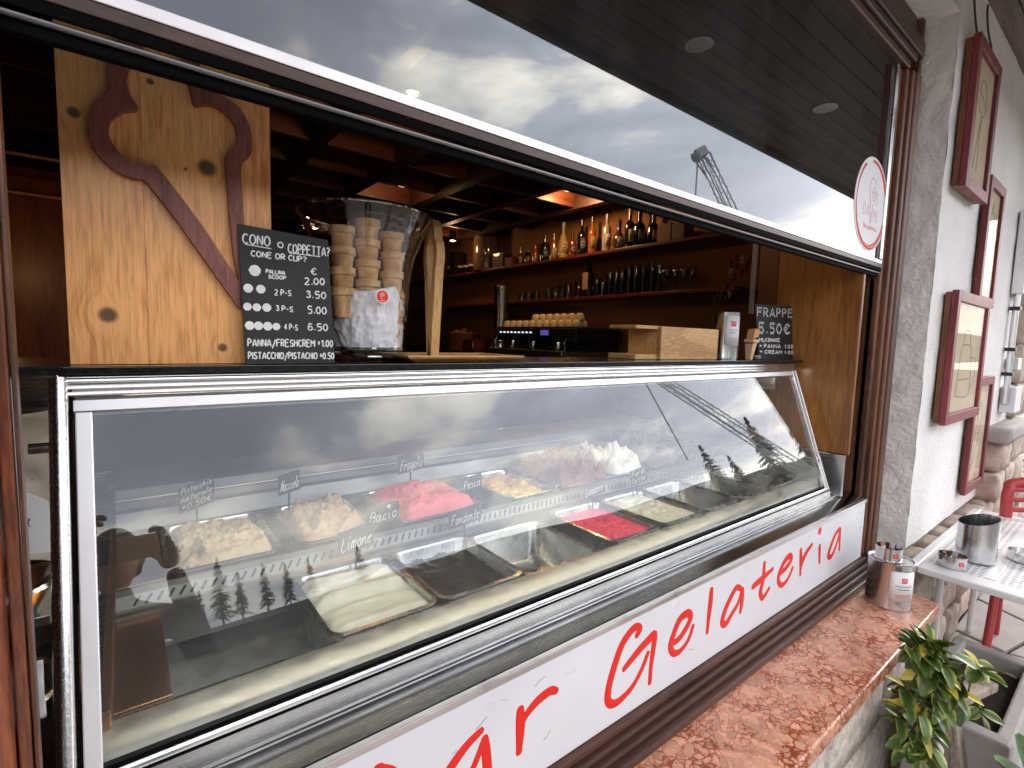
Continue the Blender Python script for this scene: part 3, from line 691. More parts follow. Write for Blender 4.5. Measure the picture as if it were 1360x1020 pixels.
mb.v = [(a, b+(GY-.0015-sc_.y), c) for a, b, c in mb.v]
mb.obj('lettering', M['redsoft'], stk)
# green sticker at the top left
gc = Vector((.005, GY, .417))
gs = MB().prism([(.062*math.cos(t*.2), .030*math.sin(t*.2)+.012) for t in range(31)], gc-Y_*.0014, X_, Z_, (0, .001, 0)).obj('green_sticker', M['green'], SA)
mb = MB(); text_mb(mb, 'BAR', gc+X_*-.035+Z_*-.004-Y_*.0016, X_, Z_, -Y_, .022, .002, width=.07); mb.obj('lettering', M['chalk'], gs)

# ================================================================== SIGN
SG = thing('counter_sign', 'long white enamel sign under the display reading Bar Gelateria in red', 'sign', (1.3, .75, -.95))
bxo('panel', M['signwhite'], SG, -.111, 2.630, .750, .758, -.949, -.694, .0015)
bxo('edge_trim', M['alu'], SG, -.111, 2.630, .7455, .759, -.692, -.677, .0015)
bxo('backing', M['blackpl'], SG, -.111, 2.630, .759, .775, -.949, -.680, 0)
def q3(pts): return [(780+a/2.8333, 660+b/2.8333) for a, b in pts]
def q2(pts): return [(380+a/2.8333, 720+b/2.8333) for a, b in pts]
LET = [
 (.0068, q3([(188,520),(200,496),(183,490),(160,512),(130,560),(102,640),(82,715),(78,765),(95,780),(125,764),(170,715),(205,650),(228,590)])),
 (.0064, q3([(140,646),(165,615),(200,572),(230,540),(254,518),(248,580),(240,640),(236,698)])),
 (.0074, q3([(318,552),(345,535),(375,490),(390,452),(378,438),(350,460),(328,510),(313,560),(325,588),(350,580),(380,540),(398,488)])),
 (.0088, q3([(468,350),(464,400),(458,450),(452,508)])),
 (.0088, q3([(578,345),(562,342),(540,380),(520,425),(508,470),(522,478),(545,440),(568,400),(583,350)])),
 (.0088, q3([(585,350),(582,395),(577,432)])),
 (.0100, q3([(667,250),(663,310),(652,360),(662,380),(684,345)])), (.0100, q3([(624,338),(658,308),(698,272)])),
 (.0112, q3([(724,290),(748,268),(768,236),(764,222),(745,240),(724,285),(720,318),(734,332),(756,308),(773,268)])),
 (.0120, q3([(804,200),(804,250),(802,292)])), (.0120, q3([(804,262),(822,215),(846,180)])),
 (.0130, q3([(875,188),(874,246)])), (.0165, q3([(876,128),(877,132)])),
 (.0135, q3([(950,120),(934,142),(916,188),(907,222),(920,222),(938,180),(952,128)])), (.0135, q3([(952,124),(949,198)])),
 (.0062, q2([(1016,560),(992,562),(945,600),(905,650),(888,690)])), (.0066, q2([(882,632),(882,710),(877,790)])),
 (.0055, q2([(733,712),(690,755),(640,820),(600,890),(590,960),(640,950),(700,860),(745,745)])), (.0056, q2([(748,740),(754,800),(762,900),(770,960)])),
 (.0058, q2([(352,850),(330,930),(300,1030),(270,1120)])), (.0058, q2([(345,852),(400,870),(410,930),(330,980),(400,1000),(420,1070),(280,1125)])),
]
for wdt, px in LET:
    wdt = .0108 if wdt < .0063 else .0158 if wdt > .016 else .0120
    pts = [atY(a, b, .7492) for a, b in px]; pts = smooth([tuple(p) for p in pts], 4)
    n_ = len(pts); rr = [wdt*(.72+.34*math.sin(math.pi*min(1, (i+1)/n_*1.15))) for i in range(n_)]
    mb = MB(); mb.tube(pts, rr, 8, True, -Y_)
    for p, r in ((Vector(pts[0]), rr[0]), (Vector(pts[-1]), rr[-1])):
        mb.lathe([(r, -.0001), (r*.95, .0004), (0, .0005)], (0, 0, 0), 12); k_ = 36
        mb.v[-k_:] = [(p.x+a, p.y-c-.0006, p.z+b) for a, b, c in mb.v[-k_:]]
    mb.v = [(a, .7497+(b-.7492)*.25, c) for a, b, c in mb.v]
    mb.obj('letter_stroke', M['red'], SG)
for i in range(26):   # fine scratches and scuffs in the enamel
    x, z = rnd.uniform(.1, 2.5), rnd.uniform(-.94, -.70); a = rnd.uniform(-.6, .9); L_ = rnd.uniform(.01, .035); cv = rnd.uniform(-.004, .004)
    MB().tube([(x, .7497, z), (x+L_*.5*math.cos(a), .7497, z+L_*.5*math.sin(a)+cv), (x+L_*math.cos(a), .7497, z+L_*math.sin(a))], .0005, 5).obj('scratch', M['pansteel'], SG)

# ================================================================== DISPLAY CASE
DC = thing('display_case', 'long steel and glass gelato display case with slanted front glass', 'display case', (1.2, 1.2, GZ))
X0, X1 = -.065, 2.40
bxo('worktop', M['black'], DC, -.30, 2.475, 1.000, 1.30, -.0745, -.0615, .002)
MB().box(-.072, 2.405, 1.004, 1.05, -.1080, -.0765).obj('header_rail', M['steel'], DC, bevel=.004)
bxo('header_skirt', M['steel'], DC, -.060, 2.366, 1.010, 1.014, -.138, -.1085, 0)
for zc in (-.083, -.094, -.1035):
    MB().tube([(-.072, 1.004, zc), (2.405, 1.004, zc)], .0042, 10).obj('header_bead', M['chrome'], DC, smooth=True)
# slanted plane of the glass: direction down the pane
gd = Vector((0, -.165, -.482)).normalized(); gn = Vector((0, -.946, .324)).normalized()
def slab_on_glass(name, mt, xa, xb, s0, s1, off, th, bev=.001):
    o0 = Vector((0, 1.000, -.112)); a = o0+gd*s0; b = o0+gd*s1
    f = [a+gn*off, b+gn*off, b+gn*(off-th), a+gn*(off-th)]
    bt = [Vector((xa, 0, 0))+p for p in f]; tp = [Vector((xb, 0, 0))+p for p in f]
    return MB().hexa(bt, tp).obj(name, mt, DC, bevel=bev)
slab_on_glass('front_glass', M['caseglass'], -.058, 2.366, .004, .518, 0, .006, 0)
slab_on_glass('glass_top_trim', M['whitealu'], -.062, 2.366, .001, .019, .003, .0026)
slab_on_glass('glass_side_trim', M['whitealu'], -.0605, -.040, .0195, .535, .0042, .0036, .002)
slab_on_glass('glass_side_trim', M['chrome'], 2.3685, 2.382, -.002, .535, .004, .012, .001)
slab_on_glass('glass_side_trim', M['alu'], 2.384, 2.394, -.002, .535, .003, .012, .001)
slab_on_glass('glass_side_trim', M['chrome'], 2.396, 2.408, -.002, .535, .005, .012, .001)
o0 = Vector((-.078, 1.006, -.080))
MB().tube([o0, o0+gd*.62], .0115, 20).obj('corner_post', M['steelZ'], DC, smooth=True)
MB().tube([o0+X_*.0125-gn*.006, o0+X_*.0125-gn*.006+gd*.62], .003, 8).obj('post_gasket', M['blackrail'], DC, smooth=True)
MB().tube([o0+gd*.03-X_*.035-gn*.02+gd*.07, o0+gd*.10-X_*.008-gn*.02], .0085, 16).obj('knob', M['chrome'], DC, smooth=True)
# sill of the case: lip, seal, ledges
def xprism(name, mt, prof, xa, xb, bev=0, smooth_=False):
    return MB().prism(prof, (xa, 0, 0), Y_, Z_, (xb-xa, 0, 0)).obj(name, mt, DC, bevel=bev, smooth=smooth_)
lipc = [(.851, -.640), (.851, -.607), (.856, -.6015), (.866, -.5975), (.882, -.5935), (.902, -.5925), (.920, -.5955), (.932, -.602), (.935, -.625), (.931, -.640)]
xprism('front_lip', M['lipsteel'], lipc, -.055, 2.37, 0, True)
xprism('glass_seal', M['blackrail'], [(.826, -.606), (.838, -.597), (.850, -.606), (.850, -.622), (.826, -.622)], -.072, 2.405)
MB().tube([(-.072, .829, -.6115), (2.405, .829, -.6115)], .007, 10).obj('seal_bead', M['chrome'], DC, smooth=True)
xprism('front_band', M['steel'], [(.822, -.655), (.824, -.6225), (.850, -.6225), (.850, -.655)], -.085, 2.42)
MB().tube([(-.085, .822, -.656), (2.60, .822, -.656)], .0028, 8).obj('band_edge', M['chrome'], DC, smooth=True)
xprism('front_ledge', brushed('ledge_steel', (.42,.42,.42), .14, 'X', .3), [(.761, -.686), (.761, -.6755), (.8235, -.6605), (.860, -.6605), (.860, -.686)], -.10, 2.629)
# end bracket bottom left
MB().prism([(-.094, -.60), (-.083, -.585), (-.0655, -.60), (-.0655, -.70), (-.097, -.70)], (0, .815, 0), X_, Z_, (0, .005, 0)).obj('end_bracket', M['steelZ'], DC, bevel=.001)
# tub of the case
PZF, PZR = -.600, -.545
tub = M['pansteel']
bxo('well_floor', M['lipsteel'], DC, -.03, 2.36, .86, 1.70, -.765, -.755, 0)
bxo('well_front', tub, DC, -.03, 2.36, .936, .942, -.825, -.604, 0)
bxo('well_side', M['glowsteel'], DC, -.045, -.032, .90, 1.74, -.83, -.565, .001)
bxo('end_wall', M['steelY'], DC, 2.372, 2.380, .86, 1.74, -.83, -.485, .001)
bxo('deck_plate', M['glowsteel'], DC, -.031, .046, .945, 1.243, -.606, -.600, .001)
bxo('deck_plate', M['glowsteel'], DC, -.031, .058, 1.30, 1.63, -.556, -.550, .001)
xprism('divider_rail', M['dullsteel'], [(1.246, -.604), (1.246, -.590), (1.256, -.586), (1.262, -.582), (1.276, -.562), (1.290, -.5525), (1.298, -.5525), (1.298, -.62), (1.292, -.70), (1.286, -.70), (1.286, -.604)], -.03, 2.36)
MB().hexa([(-.03,1.2625,-.5835),(2.36,1.2625,-.5835),(2.36,1.2775,-.5620),(-.03,1.2775,-.5620)],[(-.03,1.2610,-.5825),(2.36,1.2610,-.5825),(2.36,1.2760,-.5608),(-.03,1.2760,-.5608)]).obj('rail_grille', mat('dark_grille_steel', (.20,.20,.20), .35, .8), DC)
mb = MB()
for i in range(116):
    x = .0+i*.0202; mb.tube([(x, 1.2635, -.5790), (x+.011, 1.2735, -.5648)], .0028, 6)
o = mb.obj('rail_perforations', M['blackpl'], DC); o['kind'] = 'stuff'
xprism('rear_ledge', M['dullsteel'], [(1.632, -.556), (1.632, -.549), (1.650, -.546), (1.664, -.500), (1.690, -.496), (1.697, -.444), (1.73, -.440), (1.75, -.440), (1.75, -.83), (1.70, -.83), (1.70, -.56)], -.03, 2.36)
MB().tube([(-.03, 1.684, -.470), (2.36, 1.684, -.470)], .004, 8).obj('rear_rod', M['blackmetal'], DC, smooth=True)
bxo('rear_shelf', M['dullsteel'], DC, -.045, 2.372, 1.751, 1.93, -.452, -.440, .002)
bxo('rear_apron', M['steel'], DC, -.10, 2.372, 1.931, 1.95, -1.64, -.441, .002)
bxo('front_apron', M['blackpl'], DC, -.10, 2.42, .862, .872, -1.64, -.70, 0)
for x in (2.352,): bxo('worktop_bracket', M['steelY'], DC, x-.008, x+.008, 1.06, 1.28, -.20, -.109, .001)
MB().tube([(.0, 1.085, -.124), (2.3, 1.085, -.124)], .012, 12).obj('lamp_tube', mat('case_lamp_tube', (1,.95,.8), .4, emit=(1, .93, .76), estr=7), DC, smooth=True)
bxo('lamp_reflector', M['alu'], DC, -.01, 2.31, 1.055, 1.125, -.1095, -.107, 0)
# pipes on the floor of the open wells
for y in (1.05, 1.115): MB().tube([(-.02, y, -.747), (2.35, y, -.747)], .008, 8).obj('cooling_pipe', M['pansteel'], DC, smooth=True)

# ------------------------------------------------------------------ gelato pans
def rr_loop(x0, x1, y0, y1, r, n=5):
    o = []
    for cx, cy, a0 in ((x1-r, y1-r, 0), (x0+r, y1-r, 90), (x0+r, y0+r, 180), (x1-r, y0+r, 270)):
        for i in range(n+1):
            a = R_(a0+90*i/n); o.append((cx+r*math.cos(a), cy+r*math.sin(a)))
    return o
def resample(lp, n):
    P = [Vector(p) for p in lp]+[Vector(lp[0])]; L_ = [0]
    for a, b in zip(P, P[1:]): L_.append(L_[-1]+(b-a).length)
    o = []; k = 0
    for i in range(n):
        t = L_[-1]*i/n
        while L_[k+1] < t: k += 1
        f = (t-L_[k])/max(1e-9, L_[k+1]-L_[k]); q = P[k].lerp(P[k+1], f); o.append((q.x, q.y))
    return o
def pan(x0, x1, y0, y1, z, depth, label, group, gel=None, level=.02, hf=None, N_=22, slope=0):
    cx, cy = (x0+x1)/2, (y0+y1)/2
    t = thing('gelato_pan', label, 'gelato pan', (cx, cy, z-depth), group)
    L = [(rr_loop(x0, x1, y0, y1, .030), z-.004), (rr_loop(x0, x1, y0, y1, .030), z), (rr_loop(x0+.007, x1-.007, y0+.007, y1-.007, .028), z+.001),
         (rr_loop(x0+.010, x1-.010, y0+.010, y1-.010, .030), z-.006), (rr_loop(x0+.016, x1-.016, y0+.016, y1-.016, .032), z-depth+.012),
         (rr_loop(x0+.030, x1-.030, y0+.030, y1-.030, .03), z-depth)]
    mb = MB(); n = len(L[0][0])
    for lp, zz in L: mb.v += [(a, b, zz) for a, b in lp]
    for k in range(len(L)-1):
        for i in range(n): mb.f.append((k*n+i, k*n+(i+1) % n, (k+1)*n+(i+1) % n, (k+1)*n+i))
    mb.f.append(tuple((len(L)-1)*n+i for i in range(n)))
    o = mb.obj('tub', M['pansteel'], t, smooth=True, sharp=50)
    s = o.modifiers.new('solid', 'SOLIDIFY'); s.thickness = .0012; s.offset = -1
    if gel:
        mb = MB(); rings = 44
        lp = resample(rr_loop(x0+.012, x1-.012, y0+.012, y1-.012, .030, 8), 132); n = len(lp)
        for k in range(rings+1):
            f = k/rings
            for a, b in lp:
                x = cx+(a-cx)*f; y = cy+(b-cy)*f
                e = 1-f**10
                u_ = (x-x0)/(x1-x0); v_ = (y-y0)/(y1-y0)
                zz = z-level + (hf(x, y, u_, v_) if hf else 0)*e + slope*(v_-.5)*e
                mb.v.append((x, y, zz))
        for k in range(rings):
            for i in range(n): mb.f.append((k*n+i, k*n+(i+1) % n, (k+1)*n+(i+1) % n, (k+1)*n+i))
        mb.obj('gelato', gel, t, smooth=True, sharp=0)
    return t
def fr(x, y, s, oct=4, seed=0): return noise.fractal(Vector((x*s+seed, y*s, seed*1.7)), 1, 2, oct)
def ridge(x, y, s, seed=0): return 1-abs(noise.noise(Vector((x*s+seed, y*s, seed))))*2
def waves(x, y, u, v): return .005*math.sin(v*9+u*2+2.2*fr(x, y, 5))+.007*ridge(x*.6, y*1.8, 10, 2)+.003*math.sin(v*26+3*fr(x, y, 6))+.0012*ridge(x, y*1.6, 40, 4)+.012*ridge(x, y, 18, 7)*max(0, v-.75)/.25
FR = 'gelato pans in the front row'; RR = 'gelato pans in the rear row'
YF0, YF1, YR0, YR1 = .944, 1.244, 1.302, 1.628
pan(.305, .551, YF0, YF1, PZF, .13, 'full front pan of smooth pale lemon gelato', FR, M['limone'], .013, lambda x, y, u, v: waves(x, y, u, v)+.006*v)
pan(.556, .800, YF0, YF1, PZF, .13, 'front pan of almost black dark chocolate gelato', FR, M['choco'], .036, lambda x, y, u, v: .006*fr(x, y, 12)+(.03*ridge(x, y, 14, 3)*max(0, v-.7)/.3)+.02*math.exp(-((u-.72)**2)/.004)*max(0, .8-v))
pan(1.140, 1.385, YF0, YF1, PZF, .13, 'front pan of bright raspberry pink gelato', FR, M['lampone'], .020, lambda x, y, u, v: .008*fr(x, y, 12)+.005*ridge(x, y*2, 24, 3)+.003*ridge(x, y, 60, 5))
pan(1.392, 1.637, YF0, YF1, PZF, .13, 'front pan of cream white milk gelato right of the raspberry', FR, M['fior'], .014, lambda x, y, u, v: .014*fr(x, y, 10)+.02*max(0, v-.6)+.006*ridge(x, y, 30, 3))
for i, xa in enumerate((1.644, 1.890, 2.118)):
    pan(xa, xa+(.240 if i < 2 else .222), YF0, YF1, PZF, .13, ['empty steel front pan right of the milk gelato', 'second empty steel front pan from the right end', 'empty steel front pan at the right end of the case'][i], FR)
pan(.806, 1.086, YF0, YF1, PZF-.012, .12, 'empty dull steel front pan between the chocolate and the raspberry', FR)
def mound(h, s=14, seed=0, pk=.35):
    def f(x, y, u, v):
        d = max(0, min(u, 1-u, v, 1-v)) + .05*fr(x, y, 9, 3, seed+2); pl = min(1, max(0, d)/.12); pl = pl*pl*(3-2*pl)
        q = fr(x, y, s, 5, seed)
        return h*pl*(.62+pk*1.3*q+.22*math.sin((v-.5)*4+u*3+seed)) + (.013*ridge(x+.02*q, y, 20, seed)+.008*ridge(x, y, 44, seed+9)+.005*ridge(x, y, 95, seed+4)+.012*pk*ridge(x, y, 30, seed+4))*min(1, max(0, d)/.05)
    return f
pan(.062, .305, YR0, YR1, PZR, .13, 'rear pan heaped with beige pistachio gelato at the left end', RR, M['pistacchio'], .030, mound(.040, 11, 1))
pan(.345, .560, YR0, YR1, PZR, .13, 'rear pan heaped with pale brown hazelnut gelato', RR, M['nocciola'], .022, mound(.045, 16, 2, .6))
pan(.625, .925, YR0, YR1, PZR, .13, 'rear pan heaped with coral strawberry gelato', RR, M['fragola'], .020, mound(.050, 9, 3, .5), 0)
pan(1.020, 1.245, YR0, YR1, PZR, .13, 'rear pan with a little yellow vanilla gelato', RR, M['vaniglia'], .020, lambda x, y, u, v: .02*fr(x, y, 16)+.02*(u-.3))
pan(1.255, 1.555, YR0, YR1, PZR, .13, 'rear pan with rugged peaks of milk chocolate gelato', RR, M['milkchoc'], .010, mound(.065, 18, 5, .9))
pan(1.562, 1.790, YR0, YR1, PZR, .13, 'rear pan of white gelato beside the milk chocolate', RR, M['strac'], .010, mound(.055, 16, 6, .8))
pan(1.800, 2.065, YR0, YR1, PZR, .13, 'rear pan of dark grey gelato with tall crests', RR, M['greychoc'], .010, mound(.075, 12, 7, .9))
pan(2.072, 2.340, YR0, YR1, PZR, .13, 'rear pan of dark gelato at the right end', RR, M['choco'], .020, mound(.05, 12, 8, .7))
# pistachio nuts on the front corner
for i in range(16):
    x, y = .085+rnd.random()*.05, 1.325+rnd.random()*.05
    n_ = MB().lathe([(0, -.006), (.004, -.003), (.0048, 0), (.0035, .004), (0, .006)], (0, 0, 0), 10).obj('pistachio_nut', mat('nut', (.36,.24,.10), .5) if i == 0 else bpy.data.materials['nut'], None, smooth=True)
    n_.location = (x, y, -.553+rnd.random()*.008); n_.rotation_euler = (rnd.random()*3, rnd.random()*3, 0)
    tag(n_, 'shelled pistachio nut on the front left corner of the pistachio gelato', 'nut', 'pistachio nuts decorating the gelato')

# ------------------------------------------------------------------ flavour labels
def flabel(cx, cy, wpx, hpx, Y, lines, stick, label, heart=False, tilt=.12):
    c = atY(cx, cy, Y); l = atY(cx-wpx/2, cy, Y); r = atY(cx+wpx/2, cy, Y); w = (r-l).length
    tp = atY(cx, cy-hpx/2, Y); bt = atY(cx, cy+hpx/2, Y); h = (tp-bt).length
    t = thing('flavour_label', label, 'label', (c.x, Y, stick), 'black flavour labels')
    u = Vector((1, 0, tilt)).normalized(); v = Vector((0, .12, 1)).normalized(); nr = u.cross(v)
    if nr.y > 0: nr = -nr
    o = c-u*w/2-v*h/2
    cd = MB().prism([(0, 0), (w, 0), (w, h), (0, h)], o, u, v, -nr*.0015).obj('card', M['card'], t)
    MB().box(c.x-.0028, c.x+.0028, Y+.0022, Y+.0044, stick, c.z+.002).obj('stake', M['blackpl'], t)
    mb = MB(); n = len(lines)
    for i, s in enumerate(lines):
        hh = h*.52/n*(1.25 if n > 1 else 1); y0 = h*(1-(i+1)/(n+.15))+h*.04
        text_mb(mb, s, o+u*w*.08+v*y0+nr*.0003, u, v, nr, hh, .0016 if n > 1 else .0019, width=w*.86, slant=.25)
    if heart: mb.tube([o+u*(w*.68+a*w)+v*(h*.72+b*h)+nr*.0004 for a, b in [(0, 0), (-.06, .12), (0, .16), (.06, .12), (0, 0)]], .0016, 6, True, nr)
    mb.obj('lettering', M['chalk'], cd)
flabel(261, 657, 50, 34, 1.55, ['Pistacchio', 'naturale', '+0.50€'], -.54, 'tilted black label reading Pistacchio naturale +0.50€', tilt=.30)
flabel(384, 641, 29, 26, 1.55, ['Nocciola'], -.54, 'small black label reading Nocciola behind the hazelnut gelato', tilt=.2)
flabel(546, 614, 34, 24, 1.56, ['Fragola'], -.53, 'black label reading Fragola standing behind the strawberry gelato')
flabel(509, 682, 42, 24, 1.30, ['Bacio'], -.56, 'black label reading Bacio with a small heart', heart=True, tilt=.1)
flabel(627, 641, 26, 18, 1.34, ['Pesca'], -.56, 'small black label reading Pesca')
flabel(473, 716, 46, 30, 1.21, ['Limone'], -.61, 'black label reading Limone stuck in the lemon gelato')
flabel(618, 685, 42, 22, 1.22, ['Fondente'], -.64, 'black label reading Fondente in the dark chocolate gelato', tilt=.08)
flabel(733, 651, 26, 18, 1.32, ['Vaniglia'], -.56, 'small black label reading Vaniglia on the divider rail')
flabel(789, 649, 26, 18, 1.22, ['Lampone'], -.63, 'small black label reading Lampone in the raspberry gelato')
flabel(848, 632, 20, 19, 1.22, ['Fior di', 'latte'], -.61, 'tiny black label reading Fior di latte in the milk gelato')

# ================================================================== THINGS ON THE WORKTOP
WT = -.0612
# pine board with ice-cream outline
PB = thing('pine_board', 'tall knotty pine board with a dark red ice cream cone outline', 'board', (.08, 1.06, WT))
for xa, xb in ((-.066, .0345), (.0347, .1365), (.1367, .229)): MB().box(xa, xb, 1.046, 1.072, WT+.0003, .62).obj('plank', M['pine'], PB, bevel=.0006)
pairs = [((1085,1400),(1080,1270)), ((800,1000),(915,1020)), ((660,822),(720,765)), ((610,806),(665,747)), ((540,780),(604,735)), ((470,730),(550,700)), ((415,660),(506,645)), ((398,580),(490,590)), ((405,512),(506,540)), ((440,452),(560,504)), ((492,412),(623,490)), ((484,360),(586,420)), ((484,290),(574,350)), ((520,190),(610,262)), ((620,110),(668,190)), ((730,90),(740,178)), ((850,150),(810,235)), ((905,260),(838,322)), ((893,370),(860,405)), ((958,408),(880,474)), ((1050,460),(945,470)), ((1110,530),(1012,505)), ((1138,620),(1064,570)), ((1132,700),(1068,650)), ((1090,752),(1020,702)), ((1097,900),(1030,880)), ((1103,1020),(1040,1010)), ((1112,1200),(1052,1130)), ((1085,1400),(1080,1270))]
fl4 = smooth([(a[0], a[1], b[0], b[1]) for a, b in pairs[1:-2]], 4); pairs = [pairs[0]]+[((q_[0], q_[1]), (q_[2], q_[3])) for q_ in fl4]+pairs[-2:]
mb = MB()
for a, b in pairs:
    A = atY(a[0]/3.4, a[1]/3.4, 1.033); B = atY(b[0]/3.4, b[1]/3.4, 1.033)
    mb.v += [(A.x, 1.0455, A.z), (B.x, 1.0455, B.z), (B.x, 1.032, B.z), (A.x, 1.032, A.z)]
for i in range(len(pairs)-1):
    for j in range(4): mb.f.append((i*4+j, i*4+(j+1) % 4, (i+1)*4+(j+1) % 4, (i+1)*4+j))
mb.obj('ice_cream_outline', M['redwood'], PB, bevel=.0012)

# price board, leaning a little
BD = thing('price_board', 'grey chalkboard price list headed CONO o COPPETTA leaning on pine board', 'price board', (.25, 1.02, WT))
q = [atY(326, 484, 1.018), atY(444.5, 482, 1.018), atY(435.5, 319, 1.028), atY(316, 297, 1.028)]
q = [Vector((p.x, 1.017 if i < 2 else 1.028, max(p.z, WT+.0004))) for i, p in enumerate(q)]
bd = MB().hexa([q[0], q[1], q[1]+Y_*.004, q[0]+Y_*.004], [q[3], q[2], q[2]+Y_*.004, q[3]+Y_*.004]).obj('slate', M['chalkboard'], BD)
def bl(px, py):  # a point in front of the slate seen at this pixel of the zoomed study (scale 3.923)
    X = 300+px/3.9235; Yp = 240+py/3.9235
    p = atY(X, Yp, 1.022); k = (p.z-q[0].z)/(q[3].z-q[0].z); yy = 1.017+.011*k-.0003
    return atY(X, Yp, yy)
def btext(s, x0, y0, x1, y1, hpx, w, **k):
    """baseline from (x0,y0) to (x1,y1) in study pixels"""
    a, b = bl(x0, y0), bl(x1, y1); c = bl(x0, y0-hpx); u = (b-a); W_ = u.length; u.normalize(); v = (c-a); h = v.length; v.normalize(); nr = u.cross(v)
    if nr.y > 0: nr = -nr
    mb = MB(); text_mb(mb, s, a, u, v, nr, h, w*1.3, width=W_, **k); return mb
def addt(mb, par): mb.obj('lettering', M['chalk'], par)
addt(btext('CONO', 88, 325, 240, 342, 50, .0021), bd)
addt(btext('o', 272, 345, 312, 352, 45, .0018), bd)
addt(btext('COPPETTA?', 325, 375, 545, 395, 46, .0020), bd)
mb = MB(); mb.tube([bl(100, 331), bl(236, 354)], .0009, 6, True, -Y_); mb.tube([bl(336, 377), bl(492, 396)], .0009, 6, True, -Y_); mb.obj('underline', M['chalk'], bd)
addt(btext('CONE OR CUP?', 132, 392, 425, 425, 28, .0018), bd)
addt(btext('PALLINA', 210, 480, 312, 490, 18, .0014), bd); addt(btext('SCOOP', 222, 508, 318, 516, 18, .0014), bd)
addt(btext('€', 442, 488, 482, 490, 32, .0018), bd); addt(btext('2.00', 412, 540, 522, 543, 34, .0019), bd)
addt(btext('2 P-S', 255, 595, 345, 600, 28, .0016), bd); addt(btext('3.50', 420, 608, 530, 616, 34, .0019), bd)
addt(btext('3 P-S', 262, 676, 355, 684, 26, .0016), bd); addt(btext('5.00', 426, 690, 532, 696, 36, .0019), bd)
addt(btext('4 P-S', 306, 774, 378, 780, 28, .0016), bd); addt(btext('6.50', 430, 778, 540, 782, 34, .0019), bd)
addt(btext('PANNA/FRESHCREM +1.00', 115, 862, 562, 865, 36, .0018), bd)
addt(btext('PISTACCHIO/PISTACHIO +0.50', 118, 928, 568, 928, 34, .0018), bd)
for (x, y, r) in [(151,468,33), (116,560,27), (182,565,26), (112,656,24), (161,660,24), (213,661,25), (124,755,27), (170,756,26), (218,758,26), (263,760,22)]:
    c = bl(x, y); e = bl(x+r, y); rr = (e-c).length*.92
    o = MB().prism([(rr*math.cos(t*.314)*(1+.06*math.sin(t*2)), rr*math.sin(t*.314)*1.02) for t in range(20)], c-Y_*.0002-Y_*.00012*(x % 3), X_, Z_, (0, .0003, 0)).obj('scoop_mark', M['chalk'], bd)

# glass vase with wafer cups and tissue
VX, VY = .452, 1.145
VS = thing('glass_vase', 'flared clear glass vase holding stacked wafer cups', 'vase', (VX, VY, WT))
prof = [(0, .0005), (.082, .0005), (.090, .006), (.092, .020), (.090, .030), (.094, .09), (.101, .17), (.112, .235), (.130, .285), (.150, .325), (.1525, .329), (.1490, .330), (.127, .287), (.109, .237), (.0975, .17), (.0905, .09), (.086, .034), (.080, .026), (0, .024)]
MB().lathe(prof, (VX, VY, WT), 64).obj('glass', M['vaseglass'], VS, smooth=True, sharp=0)
for rr, zz in ((.1510, .3295), (.0905, .012), (.0865, .030)):
    MB().tube([(VX+rr*math.cos(i*.1309), VY+rr*math.sin(i*.1309), WT+zz) for i in range(49)], .0026, 6, False).obj('glass_edge', pane_glass('glass_edge', (.80,.81,.81), 4.5) if rr > .15 else bpy.data.materials['glass_edge'], VS, smooth=True)
# red round sticker on the vase
sa = math.atan2(-1, .46)
cst = Vector((VX+.0985*math.cos(-1.60), VY+.0985*math.sin(-1.60)-.004, .082)); nst = Vector((math.cos(-1.60), math.sin(-1.60), 0)); ust = Vector((-nst.y, nst.x, 0))
mb = MB().prism([(.0155*math.cos(i*.2513), .0155*math.sin(i*.2513)) for i in range(25)], cst, ust, Z_, nst*.0006); stv = mb.obj('round_sticker', M['stickerw'], VS)
MB().prism([(.0130*math.cos(i*.2513), .0130*math.sin(i*.2513)) for i in range(25)], cst+nst*.0007, ust, Z_, nst*.0004).obj('sticker_disc', M['red'], stv)
mb = MB(); mb.tube([cst+nst*.0012+ust*a+Z_*b for a, b in smooth([(-.001,-.007),(-.003,0),(-.005,.004),(0,.008),(.004,.004),(.001,.001),(-.002,.004),(.002,.006)], 2)], .0005, 6, True, nst)
mb.tube([cst+nst*.0012+ust*a+Z_*-.009 for a in (-.006, .006)], .0005, 6, True, nst); mb.obj('logo', M['stickerw'], stv)
# wafer cups
def wcup():
    t = thing('wafer_cup', 'wafer cup', 'wafer cup', (0, 0, 0), 'wafer cups stacked in the vase')
    pr_ = [(0, .0), (.0165, .0), (.0185, .004), (.0232, .046), (.0262, .0475), (.0272, .060), (.0278, .0625), (.0262, .063), (.0250, .060), (.0225, .049), (.0165, .008), (0, .006)]
    b = MB().lathe(pr_, (0, 0, 0), 28).obj('cup_wall', M['wafer'], t, smooth=True, sharp=40)
    mb = MB(); mb.lathe([(.0274, .0475), (.0282, .0488), (.0274, .050)], (0, 0, 0), 28, True); mb.obj('cup_band', M['wafer'], t, smooth=True)
    return t
stacks = [((.383, 1.100), .165, 4, 'left'), ((.438, 1.095), .187, 4, 'middle'), ((.497, 1.100), .168, 5, 'right')]
base = wcup(); first = True
for (sx, sy), ztop, n_, nm in stacks:
    for k_ in range(n_):
        lv = ['topmost', 'second from the top', 'third from the top', 'fourth from the top', 'lowest'][k_]
        lab = 'wafer cup, %s of the %s stack in the vase' % (lv, nm)
        loc = (sx+rnd.uniform(-.001, .001), sy, ztop-.0435*k_)
        if first: base.location = loc; base['label'] = lab; first = False
        else: dup(base, loc, lab, (0, 0, rnd.random()*6))
